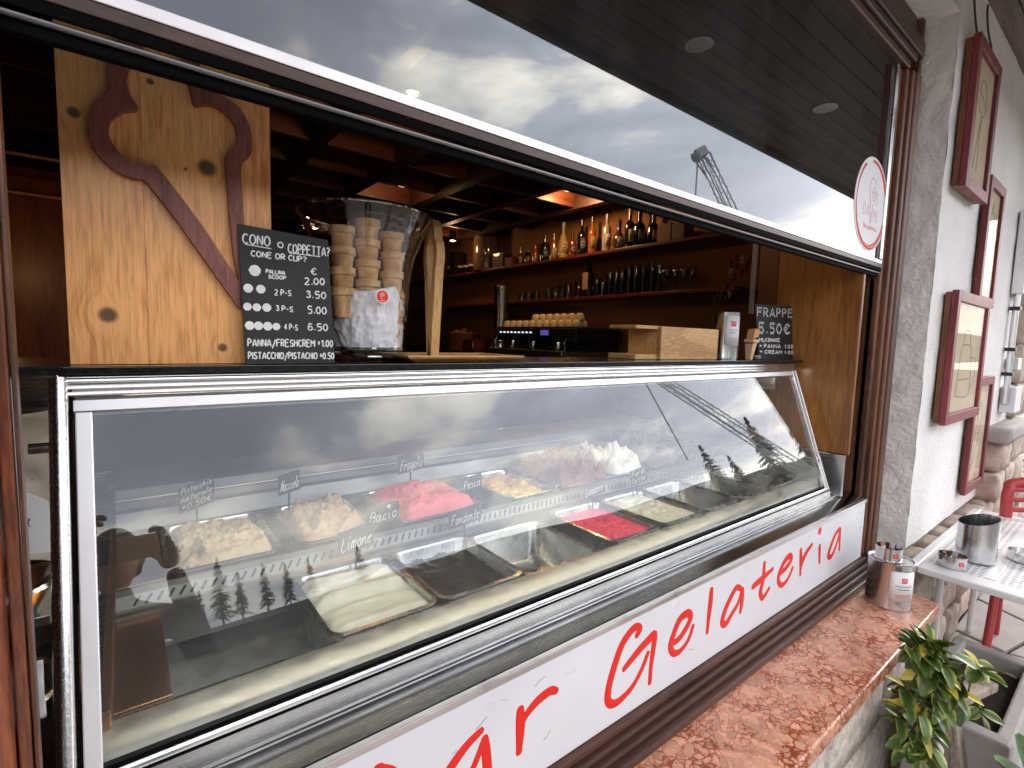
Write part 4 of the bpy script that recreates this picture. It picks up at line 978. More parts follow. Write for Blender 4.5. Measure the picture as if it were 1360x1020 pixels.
# crumpled tissue in the front of the vase
mb = MB(); na, nz = 90, 60
for j in range(nz+1):
    for i in range(na+1):
        a = R_(-172+ i*176/na); t = i/na
        top = .166 - .012*math.sin(t*6) - (.0 if t < .60 else .045*min(1,(t-.60)/.15)) + (.085*max(0, (t-.82))/.18)
        z = .026+(top-.026)*j/nz
        r = .0855+.008*(z/.2)
        pn = Vector((math.cos(a)*8, math.sin(a)*8, z*90))
        v1 = noise.noise(Vector((math.cos(a)*3.5, math.sin(a)*3.5, z*28+2))); v2 = noise.noise(Vector((math.cos(a)*8, math.sin(a)*8, z*60+5)))
        d = (abs(v1)*.013+abs(v2)*.005+abs(noise.noise(Vector((math.cos(a)*18, math.sin(a)*18, z*120))))*.002)
        r -= d
        if j == nz: r -= .004
        mb.v.append((VX+r*math.cos(a), VY+r*math.sin(a), WT+z))
for j in range(nz):
    for i in range(na):
        k_ = j*(na+1)+i; mb.f.append((k_, k_+1, k_+na+2, k_+na+1))
o = mb.obj('tissue', M['paper'], None, smooth=True, sharp=22); s_ = o.modifiers.new('solid', 'SOLIDIFY'); s_.thickness = .0006
tag(o, 'crumpled white tissue around the wafer cups in the vase', 'tissue')

# wooden cone stand on a tray
CS = thing('cone_stand', 'light wooden cone shaped holder standing upright on a boat shaped tray', 'cone stand', (.62, 1.1, WT))
mb = MB()
def tr(x0, x1, y0, y1, z): return [(x0, y0, z), (x1, y0, z), (x1, y1, z), (x0, y1, z)]
mb.hexa(tr(.525, .79, 1.030, 1.19, WT+.0003), tr(.495, .825, 1.008, 1.205, WT+.012)); mb.obj('tray', M['lightwoodX'], CS, bevel=.003)
mb = MB(); lo_ = [(.495, 1.008), (.825, 1.008), (.825, 1.205), (.495, 1.205)]; li_ = [(.506, 1.019), (.812, 1.019), (.812, 1.194), (.506, 1.194)]
for i in range(4):
    a, b, c, d = lo_[i], lo_[(i+1) % 4], li_[(i+1) % 4], li_[i]; mb.hexa([(*a, WT+.0125), (*b, WT+.0125), (*c, WT+.0125), (*d, WT+.0125)], [(*a, WT+.017), (*b, WT+.017), (*c, WT+.015), (*d, WT+.015)])
mb.obj('tray_rim', M['lightwoodX'], CS, bevel=.001)
# cone outline in the Y-Z plane
zz0 = WT+.013
cl_ = smooth([(1.095+(a_-1.10)*.46, b_) for a_, b_ in [(1.094,0),(1.078,.09),(1.064,.17),(1.056,.205),(1.046,.235),(1.053,.264),(1.070,.278),(1.078,.302),(1.100,.318),(1.122,.306),(1.130,.281),(1.148,.267),(1.155,.238),(1.145,.205),(1.136,.17),(1.122,.09),(1.106,0)]], 5)
pc = []
for i, (y_, z_) in enumerate(cl_):
    q0, q1 = cl_[max(i-1, 0)], cl_[min(i+1, len(cl_)-1)]; tv = Vector((q1[0]-q0[0], q1[1]-q0[1])).normalized(); nv = Vector((-tv.y, tv.x))*.0080
    pc.append(((y_+nv.x, z_+nv.y if z_ > 0 else 0), (y_-nv.x, z_-nv.y if z_ > 0 else 0)))
mb = MB()
for a, b in pc: mb.v += [(.592, a[0], zz0+a[1]), (.592, b[0], zz0+b[1]), (.614, b[0], zz0+b[1]), (.614, a[0], zz0+a[1])]
for i in range(len(pc)-1):
    for j in range(4): mb.f.append((i*4+j, i*4+(j+1) % 4, (i+1)*4+(j+1) % 4, (i+1)*4+j))
e_ = (len(pc)-1)*4
mb.f += [(3, 2, 1, 0), (e_, e_+1, e_+2, e_+3)]
mb.obj('cone_cutout', M['lightwood'], CS, bevel=.0035)

# wooden menu box
BX = thing('wooden_box', 'open light wooden napkin box lying on the black worktop', 'box', (1.66, 1.1, WT))
bxo('side_panel', M['lightwoodX'], BX, 1.526, 1.905, 1.095, 1.107, WT+.0004, .058, .002)
bxo('side_panel', M['lightwoodX'], BX, 1.526, 1.905, 1.232, 1.244, WT+.0004, .058, .002)
bxo('base_panel', M['lightwoodX'], BX, 1.40, 1.905, 1.108, 1.231, WT+.0004, WT+.018, .002)
bxo('top_panel', M['lightwoodX'], BX, 1.40, 1.905, 1.108, 1.231, .046, .0585, .002)
bxo('end_panel', M['lightwood'], BX, 1.528, 1.542, 1.108, 1.231, WT+.0185, .0455, .001)

# labelled steel tin
def tin(cx, cy, z0, r, h, name, label, cat, logo=True, lab_h=(.25, .86), az=-1.2, span=.95, par_mt=None):
    t = thing(name, label, cat, (cx, cy, z0))
    MB().lathe([(0, .0003), (r*.985, .0003), (r, .004), (r*.99, .008), (r*.99, h-.010), (r*1.012, h-.007), (r*1.012, h-.001), (r*.97, h), (r*.95, h-.006), (0, h-.006)], (cx, cy, z0), 40).obj('body', par_mt or M['steelZ'], t, smooth=True)
    if logo:
        mb = MB(); n = 14; R1 = r*.99+.0007
        for k_ in range(2):
            for i in range(n+1):
                a = az-span/2+span*i/n
                ins = .006 if i in (0, n) else 0
                mb.v.append((cx+(R1+.0002)*math.cos(a), cy+(R1+.0002)*math.sin(a), z0+h*lab_h[k_]+(ins if k_ == 0 else -ins)))
        for i in range(n): mb.f.append((i, i+1, n+2+i, n+1+i))
        lb = mb.obj('paper_label', M['stickerw'], t, smooth=True); s = lb.modifiers.new('s', 'SOLIDIFY'); s.thickness = .0003; s.offset = 1
        def cyl(a, z): return Vector((cx+(R1+.0009)*math.cos(a), cy+(R1+.0009)*math.sin(a), z))
        zt = z0+h*(lab_h[0]*.28+lab_h[1]*.72); dz = h*.055; da = dz/r
        mb = MB(); P4 = [cyl(az-da, zt-dz), cyl(az+da, zt-dz), cyl(az+da, zt+dz), cyl(az-da, zt+dz)]; nr = Vector((math.cos(az), math.sin(az), 0))
        mb.hexa(P4, [p+nr*.0004 for p in P4]); lg = mb.obj('red_logo', M['red'], lb)
        mb = MB(); u = Vector((-math.sin(az), math.cos(az), 0)); text_mb(mb, 'illy', cyl(az-da*.75, zt-dz*.35)+nr*.0008, u, Z_, nr, dz*1.1, .0012*r/.05, width=dz*1.9); mb.obj('lettering', M['chalk'], lb)
        for zf, col, wd in ((.52, M['card'], .62), (.42, M['card'], .45), (.22, M['redsoft'], .62), (.15, M['redsoft'], .5)):
            zz = z0+h*(lab_h[0]+(lab_h[1]-lab_h[0])*zf); mb = MB()
            k2 = 0; a = az-span*wd/2
            while a < az+span*wd/2:
                mb.tube([cyl(a, zz), cyl(min(a+.035, az+span*wd/2), zz)], .0011*r/.05, 6, True, nr); a += .055+.02*(k2 % 3 == 0); k2 += 1
            mb.obj('small_print', col, lb)
    return t
tin(1.985, 1.11, WT, .052, .192, 'coffee_tin', 'tall steel coffee tin with white label beside the FRAPPE board', 'tin', az=-2.05, span=1.35, lab_h=(.30, .93))

# paper cone figure and pebble
CF = thing('paper_cone', 'small orange paper gelato cone leaning by the FRAPPE board', 'paper cone', (2.10, 1.06, WT))
ccard = mat('orange_card', (.62,.32,.13), .6); ccard2 = mat('pale_orange_card', (.76,.50,.30), .6)
f0 = atY(988.5, 481, 1.052); 
MB().hexa([(2.085, 1.05, WT+.0003), (2.105, 1.05, WT+.0003), (2.105, 1.07, WT+.0003), (2.085, 1.07, WT+.0003)], [(2.090, 1.045, .005), (2.125, 1.045, .010), (2.125, 1.08, .010), (2.092, 1.08, .005)]).obj('cone', ccard2, CF)
MB().box(2.086, 2.132, 1.041, 1.082, .011, .024).obj('collar', ccard2, CF)
MB().prism([(0, 0), (.044, .010), (.052, .045), (.010, .040)], (2.086, 1.043, .025), X_, Z_, (0, .03, 0)).obj('flag', ccard, CF)
o = MB().lathe([(0, 0), (.012, .002), (.016, .009), (.011, .017), (0, .019)], (2.155, 1.055, WT+.0004), 16).obj('pebble', mat('grey_pebble', (.35,.33,.32), .6), None, smooth=True); tag(o, 'small grey pebble at the foot of the FRAPPE board', 'pebble')

# frappe board
FB = thing('frappe_board', 'small black board lettered FRAPPE 5.50€ at the worktop end', 'price board', (2.3, 1.05, WT))
fq = [Vector((2.158, 1.048, WT+.0004)), Vector((2.484, 1.048, WT+.0004)), Vector((2.466, 1.066, .184)), Vector((2.128, 1.066, .174))]
fb = MB().hexa([fq[0], fq[1], fq[1]+Y_*.004, fq[0]+Y_*.004], [fq[3], fq[2], fq[2]+Y_*.004, fq[3]+Y_*.004]).obj('slate', M['chalkboard'], FB)
def fl(px, py):
    X = 960+px/8.5; Yp = 380+py/8.5; p = atY(X, Yp, 1.055); k = (p.z-WT)/(.177-WT); return atY(X, Yp, 1.048+.018*k-.0006)
def ftext(s, x0, y0, x1, y1, hpx, w):
    a, b, c = fl(x0, y0), fl(x1, y1), fl(x0, y0-hpx); u = b-a; W_ = u.length; u.normalize(); v = c-a; h = v.length; v.normalize()
    mb = MB(); text_mb(mb, s, a, u, v, -Y_, h, w, width=W_, cur=False); mb.obj('lettering', M['chalk'], fb)
def outline_text(s, x0, y0, x1, y1, hpx, w):   # hollow block letters: fat pale stroke with a dark core
    ftext(s, x0, y0, x1, y1, hpx, w)
    a, b, c = fl(x0, y0), fl(x1, y1), fl(x0, y0-hpx); u = b-a; W_ = u.length; u.normalize(); v = c-a; h = v.length; v.normalize()
    mb = MB(); text_mb(mb, s, a-Y_*w*.2, u, v, -Y_, h, w*.30, width=W_, cur=False); mb.obj('letter_core', M['chalkboard'], fb)
outline_text('FRAPPE', 392, 340, 800, 352, 95, .0085); ftext("'", 765, 225, 795, 225, 14, .004)
outline_text('5.50€', 400, 525, 775, 540, 112, .0095)
ftext('MILKSHAKE', 412, 625, 648, 628, 38, .0045)
ftext('+ PANNA  1.00', 415, 695, 800, 702, 40, .0045); ftext('+ CREAM 1.00', 420, 758, 805, 768, 36, .0045)

# orchid on the bar behind, grey metal upright, veneer partition
PT = thing('veneer_partition', 'ochre veneered side panel closing the right end of the hatch', 'partition', (2.46, 1.0, GZ))
bxo('veneer_panel', M['panelwood'], PT, 2.492, 2.515, .792, 1.150, -.470, .62, .004)
bxo('veneer_panel', M['panelred'], PT, 2.494, 2.515, 1.152, 1.243, -.50, .62, .002)
bxo('steel_foot', M['steelY'], PT, 2.493, 2.514, .806, 1.243, -.66, -.474, .001)
bxo('steel_flank', M['steelY'], PT, 2.409, 2.490, .84, .95, -.66, -.64, .001)
bxo('back_board', M['blackpl'], PT, 2.517, 2.630, .875, .885, -1.0, .9, 0)
o = bxo('metal_upright', mat('grey_painted_post', (.40,.36,.34), .5), None, 2.478, 2.492, 1.252, 1.275, .155, 1.04, .002); tag(o, 'slim grey metal upright beside the orchid', 'post')
OR = thing('orchid', 'potted orchid with white and dark red flowers behind the tin', 'orchid', (2.62, 1.52, -.30))
MB().lathe([(0, 0), (.05, 0), (.065, .14), (.06, .145), (.055, .13), (0, .12)], (2.62, 1.52, -.30), 24).obj('pot', M['blackpl'], OR, smooth=True)
stem = mat('green_stem', (.05,.09,.03), .5)
MB().tube(smooth([(2.62, 1.52, -.17), (2.615, 1.52, .05), (2.60, 1.50, .25), (2.62, 1.46, .38), (2.68, 1.43, .44)], 5), .003, 6).obj('stem', stem, OR)
MB().tube(smooth([(2.62, 1.52, -.17), (2.63, 1.53, .1), (2.65, 1.56, .22), (2.68, 1.54, .35)], 5), .003, 6).obj('stem', stem, OR)
petw = mat('white_petal', (.75,.68,.64), .5); petr = mat('dark_red_petal', (.28,.03,.05), .5)
for i, (px, py, wh) in enumerate([(985,345,1), (992,352,0), (978,352,0), (970,362,1), (974,368,0), (965,378,0), (984,362,0), (996,344,0), (968,390,1), (962,398,0), (978,342,0), (970,350,0), (976,384,0), (990,360,0)]):
    c = atX(px, py, 2.66); mb = MB()
    for k_ in range(5):
        a = k_*1.2566+rnd.random(); d = Vector((math.cos(a)*.4, -math.sin(a)*.5-.3*0, math.sin(a))).normalized()
        d = Vector((math.cos(a)*.55, -.15, math.sin(a))).normalized(); s_ = d.cross(Vector((0, -1, .2))).normalized(); L_ = .026
        P5 = [c, c+d*L_*.5+s_*.011, c+d*L_, c+d*L_*.5-s_*.011]; mb.hexa(P5, [p+Vector((0, -.0015, 0)) for p in P5])
    mb.obj('flower', petw if wh else petr, OR)
for a in (0.3, 1.4, 2.6, 4.0): 
    d = Vector((math.cos(a), math.sin(a), .3)).normalized(); s_ = d.cross(Z_).normalized(); c = Vector((2.62, 1.52, -.16))
    P5 = [c, c+d*.07+s_*.02, c+d*.16-Z_*.03, c+d*.07-s_*.02]; MB().hexa(P5, [p+Z_*.002 for p in P5]).obj('leaf', stem, OR)

# ================================================================== BAR INTERIOR
SX0, SX1 = 2.99, 3.215
SH1 = MB().box(SX0, SX1, 1.72, 6.4, .678, .702).obj('wall_shelf', M['shelf'], None, bevel=.003); tag(SH1, 'upper dark red wall shelf crowded with liquor bottles', 'shelf')
SH2 = MB().box(SX0, SX1, 1.60, 6.2, .332, .356).obj('wall_shelf', M['shelf'], None, bevel=.003); tag(SH2, 'lower dark red wall shelf lined with drinking glasses', 'shelf')
def c3(px, py): return 560+px/3.0909, 240+py/3.0909
glassc = {}
def gl(col, r=.08):
    col = tuple(c_*.6 for c_ in col); k_ = col+(r,)
    if k_ not in glassc: glassc[k_] = mat('bottle_glass', col, r, coat=.5)
    return glassc[k_]
BT = [ # x, ytop, ybase, width px, body colour, label colour, cap, shape, label text
 (404,275,350,24,(.30,.06,.03),(.75,.70,.60),(.03,.03,.03),0,'small red aperitif bottle with a pale label, leftmost of the row'),
 (434,272,345,26,(.01,.01,.01),(.30,.28,.25),(.02,.02,.02),0,'small black bottle second from the left of the row'),
 (465,258,343,28,(.55,.12,.02),(.6,.2,.05),(.05,.02,.02),1,'square orange red bottle with a dark neck'),
 (503,225,334,40,(.015,.022,.015),(.05,.08,.05),(.01,.01,.01),1,'dark green square shouldered bottle'),
 (540,220,330,34,(.40,.16,.05),(.72,.66,.55),(.02,.02,.02),1,'amber bottle with a cream label and black cap'),
 (578,172,322,42,(.60,.45,.16),(.66,.52,.24),(.5,.45,.4),2,'tall pale yellow swing top bottle'),
 (615,208,318,36,(.22,.05,.02),(.16,.04,.02),(.02,.02,.02),0,'reddish brown bottle right of the swing top bottle'),
 (654,163,312,38,(.010,.010,.012),(.12,.10,.09),(.01,.01,.01),0,'tall black bottle with a dim label left of the amber one'),
 (696,150,308,34,(.42,.15,.04),(.60,.30,.12),(.03,.02,.02),0,'tall amber bottle with an orange label'),
 (756,140,305,40,(.50,.44,.34),(.80,.78,.74),(.45,.42,.40),3,'clear bottle with a large white label'),
 (806,175,299,52,(.09,.035,.015),(.40,.26,.12),(.05,.02,.01),2,'squat round brown bottle with a gold label'),
 (850,118,290,46,(.03,.012,.008),(.74,.72,.66),(.5,.5,.5),0,'tall dark bottle with a white label and silver neck'),
 (890,130,286,54,(.008,.008,.008),(.10,.10,.10),(.01,.01,.01),0,'broad black bottle between two labelled bottles'),
 (948,140,279,54,(.010,.010,.010),(.45,.20,.08),(.01,.01,.01),0,'dark bottle with an orange brown label, rightmost of the row'),
]
for x, yt, yb, w, bc, lc, cc, sh, lab in BT:
    bx_, by_ = c3(x, yb); p = atX(bx_, by_, 3.09); ty = c3(x, yt)
    tp = atX(ty[0], ty[1], 3.09); h = (tp.z-.702); l_ = atY(c3(x-w/2, yb)[0], by_, p.y); r_ = atY(c3(x+w/2, yb)[0], by_, p.y)
    # width as seen across the line of sight
    rr = w/3.0909/F*(RM @ np.array(p))[2]/2*.92
    t = thing('liquor_bottle', lab, 'bottle', (3.09, p.y, .7025), 'liquor bottles on the upper shelf')
    prf = {0: [(0,0),(rr,0),(rr,.56*h),(rr*.85,.64*h),(rr*.36,.72*h),(rr*.33,.90*h),(0,.90*h)],
           1: [(0,0),(rr,0),(rr*1.02,.60*h),(rr*.9,.68*h),(rr*.40,.74*h),(rr*.38,.86*h),(0,.86*h)],
           2: [(0,0),(rr*.9,0),(rr,.10*h),(rr,.40*h),(rr*.75,.56*h),(rr*.36,.70*h),(rr*.30,.92*h),(0,.92*h)],
           3: [(0,0),(rr,0),(rr,.62*h),(rr*.8,.68*h),(rr*.32,.73*h),(rr*.32,.88*h),(0,.88*h)]}[sh]
    MB().lathe(prf, (3.09, p.y, .7025), 22).obj('glass_body', gl(bc), t, smooth=True)
    z1 = prf[-1][1]
    MB().lathe([(rr*.38, 0), (rr*.38, h-z1+.02), (0, h-z1+.02)], (3.09, p.y, .7025+z1-.02), 16).obj('cap', gl(cc, .4), t, smooth=True)
    R1 = rr*1.03; mb = MB(); n = 12
    for zf in (.16, .48):
        for i in range(n+1):
            a = -2.6+i*2.2/n; mb.v.append((3.09+R1*math.cos(a), p.y+R1*math.sin(a), .7025+h*zf))
    for i in range(n): mb.f.append((i, i+1, n+2+i, n+1+i))
    lb = mb.obj('paper_label', gl(lc, .6), t, smooth=True); s_ = lb.modifiers.new('s', 'SOLIDIFY'); s_.thickness = .0005
    mb = MB()
    for zf, wd in ((.38, .8), (.30, 1.1), (.24, .7)):
        pts = [(3.09+(R1+.0012)*math.cos(a), p.y+(R1+.0012)*math.sin(a), .7025+h*zf) for a in [-1.9-wd/2+wd*i/5 for i in range(6)]]
        mb.tube(pts, .0022, 5)
    mb.obj('label_print', gl(tuple(1-c_*1.1 if c_ < .4 else .05 for c_ in lc), .6), lb)
# coffee jar, small jars, cartons on the upper shelf
bx_, by_ = c3(262, 370); p = atX(bx_, by_, 3.09)
t = thing('glass_jar', 'tall dark glass jar with lid left of the bottles', 'jar', (3.09, p.y, .7025))
MB().lathe([(0,0),(.125,0),(.135,.02),(.135,.46),(.11,.51),(.07,.53),(0,.53)], (3.09, p.y, .7025), 28).obj('glass_body', mat('smoked_jar_glass', (.16,.10,.07), .10, coat=1), t, smooth=True)
MB().lathe([(.075,0),(.075,.05),(.02,.06),(0,.06)], (3.09, p.y, .7025+.531), 20).obj('lid', M['blackpl'], t, smooth=True)
for i, (x, yt, yb, w) in enumerate([(118,352,394,18), (138,352,392,18), (160,350,389,18), (183,348,385,20), (206,343,382,22)]):
    bx_, by_ = c3(x, yb); p = atX(bx_, by_, 3.07); tp = atX(*c3(x, yt), 3.07); h = max(.06, tp.z-.702); rr = .042
    t = thing('small_jar', 'small dark jar with a pale lid left of the tall glass jar', 'jar', (3.07, p.y, .7025), 'small dark jars on the upper shelf')
    MB().lathe([(0,0),(rr,0),(rr,h*.7),(rr*.8,h*.76),(0,h*.76)], (3.07, p.y, .7025), 16).obj('jar_body', gl((.012,.012,.014)), t, smooth=True)
    MB().lathe([(rr*.85,0),(rr*.85,h*.22),(0,h*.22)], (3.07, p.y, .7025+h*.765), 16).obj('lid', mat('pale_lid', (.5,.42,.34), .4), t, smooth=True)
for i, (x0, x1, yt, yb, col, lab) in enumerate([(133,158,296,345,(.015,.012,.012),'black carton standing behind the small jars'), (308,352,300,362,(.055,.018,.012),'dark brown carton between the glass jar and the bottles'), (360,388,318,356,(.20,.05,.03),'small reddish carton left of the first bottle'), (985,1040,182,270,(.16,.06,.03),'brown gift carton right of the last bottle'), (1045,1095,180,262,(.10,.04,.025),'dark brown gift carton at the shelf end')]):
    a = atX(*c3(x0, yb), 3.09); b = atX(*c3(x1, yb), 3.09); tp = atX(*c3((x0+x1)/2, yt), 3.09)
    o = MB().box(3.03, 3.15, min(a.y, b.y), max(a.y, b.y), .7025, max(.78, tp.z)).obj('carton', gl(col, .6), None, bevel=.003); tag(o, lab, 'carton')
# glasses on the lower shelf
GW = ['leftmost tumbler'] + ['in the left group of tumblers']*3 + ['just left of the labelled bottle'] + ['just right of the labelled bottle', 'short one right of the labelled bottle', 'leftmost of the long row'] + ['in the middle of the long row']*6 + ['last of the long row', 'nearest the long row', 'second of the four stemmed ones', 'third of the four stemmed ones', 'nearest the orchid', 'nearest the tumblers', 'middle of three', 'leftmost of three']
gsm = pane_glass('tumbler_glass', (.80,.79,.78), 1.9)
for i, (x, h, r, kind) in enumerate([(520,.10,.035,'tumbler'), (548,.11,.035,'tumbler'), (576,.12,.036,'tumbler'), (600,.13,.036,'tumbler'), (642,.14,.038,'tumbler'), (716,.15,.038,'tall glass'), (738,.12,.036,'tumbler'), (766,.19,.034,'tall glass'), (792,.18,.034,'tall glass'), (816,.21,.034,'tall glass'), (845,.22,.034,'tall glass'), (872,.22,.034,'tall glass'), (905,.21,.034,'tall glass'), (938,.22,.034,'tall glass'), (968,.20,.034,'tall glass'), (1000,.17,.036,'wine glass'), (1035,.17,.036,'wine glass'), (1070,.16,.036,'wine glass'), (1105,.16,.036,'wine glass'), (470,.09,.04,'cup'), (440,.08,.04,'cup'), (412,.08,.04,'cup')]):
    p = atX(*c3(x, 485-.03*(x-520)), 3.08); y = p.y; 
    nm = kind.replace(' ', '_')
    prf = [(0,0),(r*.8,0),(r,h),(r*.93,h),(r*.74,.006),(0,.006)] if kind != 'wine glass' else [(0,0),(r*.8,0),(r*.75,.004),(.004,.008),(.004,h*.45),(r*.8,h*.6),(r,h*.8),(r*.8,h),(r*.75,h),(r*.93,h*.8),(r*.7,h*.62),(0,h*.5)]
    o = MB().lathe(prf, (3.08, y, .3565), 18).obj(nm, gsm, None, smooth=True)
    tag(o, 'clear %s on the lower bar shelf, %s' % (kind, GW[i]), 'glass' if kind != 'cup' else 'cup', 'glassware on the lower shelf')
p = atX(*c3(683, 485), 3.09)
t = thing('liquor_bottle', 'dark bottle with cream label standing alone on the lower shelf', 'bottle', (3.09, p.y, .3565))
MB().lathe([(0,0),(.04,0),(.04,.2),(.015,.25),(.014,.31),(0,.31)], (3.09, p.y, .3565), 18).obj('glass_body', gl((.012,.01,.01)), t, smooth=True)
MB().box(3.046, 3.0485, p.y-.03, p.y+.03, .42, .56).obj('paper_label', gl((.55,.35,.18), .6), t)
# back counter with espresso machine
BC = thing('back_counter', 'dark wooden back counter under the wall shelves', 'counter', (2.9, 3.5, GZ))
bxo('counter_top', M['black'], BC, 2.45, 3.215, 1.65, 6.2, -.16, -.13, .004)
bxo('counter_body', M['shelf'], BC, 2.50, 3.215, 1.70, 6.15, GZ+.01, -.162, .004)
EM = thing('espresso_machine', 'black espresso machine with cups warming on top', 'espresso machine', (2.8, 3.1, -.13))
bxo('machine_body', M['blackpl'], EM, 2.62, 3.15, 2.62, 3.62, -.02, .09, .012)
bxo('base_tray', M['steelY'], EM, 2.52, 3.15, 2.66, 3.58, -.128, -.085, .006)
bxo('back_panel', M['blackpl'], EM, 2.85, 3.15, 2.66, 3.58, -.084, -.021, .006)
bxo('control_panel', M['blackpl'], EM, 2.585, 2.619, 2.66, 3.58, .015, .085, .006)
for i in range(9):
    y = 3.48-i*.05; bxo('button', mat('lit_button', (.8,.85,.9), .4, emit=(.7,.8,1), estr=.5) if i == 0 else bpy.data.materials['lit_button'], EM, 2.580, 2.586, y, y+.022, .045, .056, .001)
bxo('display', mat('blue_display', (.05,.05,.2), .3, emit=(.12,.10,.5), estr=.25), EM, 2.580, 2.586, 2.88, 2.97, .03, .07, .001)
for y in (2.85, 3.15, 3.42):
    MB().lathe([(0,-.055),(.03,-.055),(.036,-.01),(.036,0),(0,0)], (2.66, y, -.02), 16).obj('group_head', M['chrome'], EM, smooth=True)
    MB().tube([(2.63, y, -.055), (2.53, y-.02, -.065)], .010, 10).obj('portafilter_handle', M['blackpl'], EM, smooth=True)
for y in (2.69, 3.56): MB().tube([(2.60, y, .02), (2.57, y, -.03), (2.585, y, -.10)], .006, 8).obj('steam_wand', M['chrome'], EM, smooth=True)
bxo('cup_rail', M['chrome'], EM, 2.63, 3.14, 2.63, 3.61, .0915, .098, .002)
def cuppy(x, y, z, lab, up=False):
    t = thing('coffee_cup', lab, 'cup', (x, y, z), 'beige cups on the espresso machine')
    MB().lathe([(0, .052), (.018, .054), (.024, .050), (.036, .030), (.041, .0), (.037, 0), (.030, .026), (0, .044)], (x, y, z), 18).obj('cup_body', M['cup'], t, smooth=True)
    MB().tube([(x-.036, y-.012, z+.03), (x-.056, y-.02, z+.026), (x-.052, y-.02, z+.012), (x-.040, y-.014, z+.010)], .004, 6).obj('handle', M['cup'], t, smooth=True)
    return t
for i in range(11):
    y = 3.55-i*.085; cuppy(2.70, y, .0985, 'upturned beige cup in the front line on the espresso machine')
    if 1 < i: cuppy(2.80, y+.03, .0985, 'upturned beige cup in the rear line on the espresso machine')
    if 3 < i: cuppy(2.755, y+.02, .151, 'upturned beige cup stacked on the others on the espresso machine')
t = thing('water_boiler', 'upright polished steel cylinder beside the espresso machine', 'boiler', (2.78, 3.76, -.13))
MB().lathe([(0,0),(.085,0),(.085,.08),(.07,.10),(.07,.56),(.074,.565),(.074,.60),(.03,.615),(0,.615)], (2.78, 3.76, -.129), 28).obj('body', M['steelZ'], t, smooth=True)
MB().lathe([(0,0),(.02,0),(.02,.03),(0,.035)], (2.78, 3.76, .487), 12).obj('lid_knob', M['blackpl'], t, smooth=True)
MB().lathe([(.0,0),(.078,0),(.078,.04),(0,.04)], (2.78, 3.76, .03), 24).obj('red_band', mat('dark_red_enamel', (.18,.01,.01), .3), t, smooth=True)
t = thing('coffee_grinder', 'black coffee grinder with clear hopper at the far counter end', 'coffee grinder', (2.75, 4.9, -.13))
bxo('body', M['blackpl'], t, 2.66, 2.84, 4.8, 5.0, -.129, .12, .01)
MB().lathe([(0,0),(.05,0),(.10,.16),(.10,.2),(0,.21)], (2.75, 4.9, .121), 20).obj('hopper', mat('smoked_hopper', (.05,.03,.02), .1, coat=1), t, smooth=True)
t = thing('basket', 'brown wicker basket of sweets on the back counter', 'basket', (2.72, 4.3, -.13))
MB().lathe([(0,.0),(.14,0),(.17,.16),(.175,.165),(.165,.17),(.135,.02),(0,.02)], (2.72, 4.3, -.129), 24).obj('basket_body', mat('wicker', (.22,.07,.03), .6, bump=.004, bscale=40), t, smooth=True)
for i in range(26):
    a = rnd.random()*6.28; r_ = rnd.random()*.13
    MB().lathe([(0,-.02),(.018,-.01),(.022,0),(.018,.01),(0,.02)], (2.72+r_*math.cos(a), 4.3+r_*math.sin(a), .04+rnd.random()*.03-r_*.2), 8).obj('sweet', mat('sweets', (.30,.13,.07), .3) if i == 0 else bpy.data.materials['sweets'], t, smooth=True)
t = thing('pastry_case', 'dim brown pastry case further back on the counter', 'pastry case', (2.7, 4.0, .1))
bxo('case_frame', M['shelf'], t, 2.60, 2.98, 3.92, 4.12, -.129, -.02, .004)
bxo('case_front', mat('dark_brown_glazing', (.10,.03,.015), .15, coat=1), t, 2.585, 2.598, 3.93, 4.11, -.12, -.03, .002)
# left dark cupboard with thin light edges
t = thing('tall_cabinet', 'tall dark cabinet with lit edges left of the pine board', 'cabinet', (-.6, 3.6, GZ))
bxo('cabinet_body', M['shelf'], t, -1.6, -.18, 3.9, 4.5, GZ+.01, .86, .006)
bxo('cabinet_door', M['panelred'], t, -.90, -.55, 3.87, 3.898, GZ+.1, .80, .004)
bxo('cabinet_door', M['panelred'], t, -.545, -.20, 3.87, 3.898, GZ+.1, .80, .004)
for z in (.905, .70): bxo('shelf_edge', M['lightwoodX'], t, -1.6, -.10, 3.84, 3.868, z, z+.012, .001)

# between the left jamb and the case: bag, steel basin, cloth, paper tag
mb = MB()
for j in range(31):
    for i in range(25):
        x = -.30+i*.0085; z = -.15-j*.0105
        d = noise.fractal(Vector((x*14, z*14, 3)), 1, 2, 4)*.03
        mb.v.append((x, 1.12+d+.1*((i-12)/12)**2+.05*math.sin(j*.1), z))
for j in range(30):
    for i in range(24):
        k_ = j*25+i; mb.f.append((k_, k_+1, k_+26, k_+25))
o = mb.obj('plastic_bag', mat('grey_plastic_bag', (.34,.30,.27), .35, bump=.003, bscale=25), None, smooth=True); s_ = o.modifiers.new('s', 'SOLIDIFY'); s_.thickness = .001
tag(o, 'crumpled grey plastic bag hanging left of the steel post', 'bag')
bsn = thing('scoop_basin', 'round steel scoop basin beside the left end of the case', 'basin', (-.17, 1.02, -.46))
MB().lathe([(0,0),(.05,.0),(.075,.05),(.085,.055),(.082,.06),(.07,.052),(.045,.008),(0,.006)], (-.17, 1.02, -.44), 32).obj('basin_bowl', M['chrome'], bsn, smooth=True)
bxo('bracket', M['steelY'], bsn, -.24, -.10, 1.0, 1.2, -.455, -.4405, .001)
mb = MB().prism([(0,0),(.055,-.01),(.05,.075),(.02,.10),(.0,.08)], (-.150, 1.05, -.355), Vector((1,.3,0)).normalized(), Z_, (0,.0006,0))
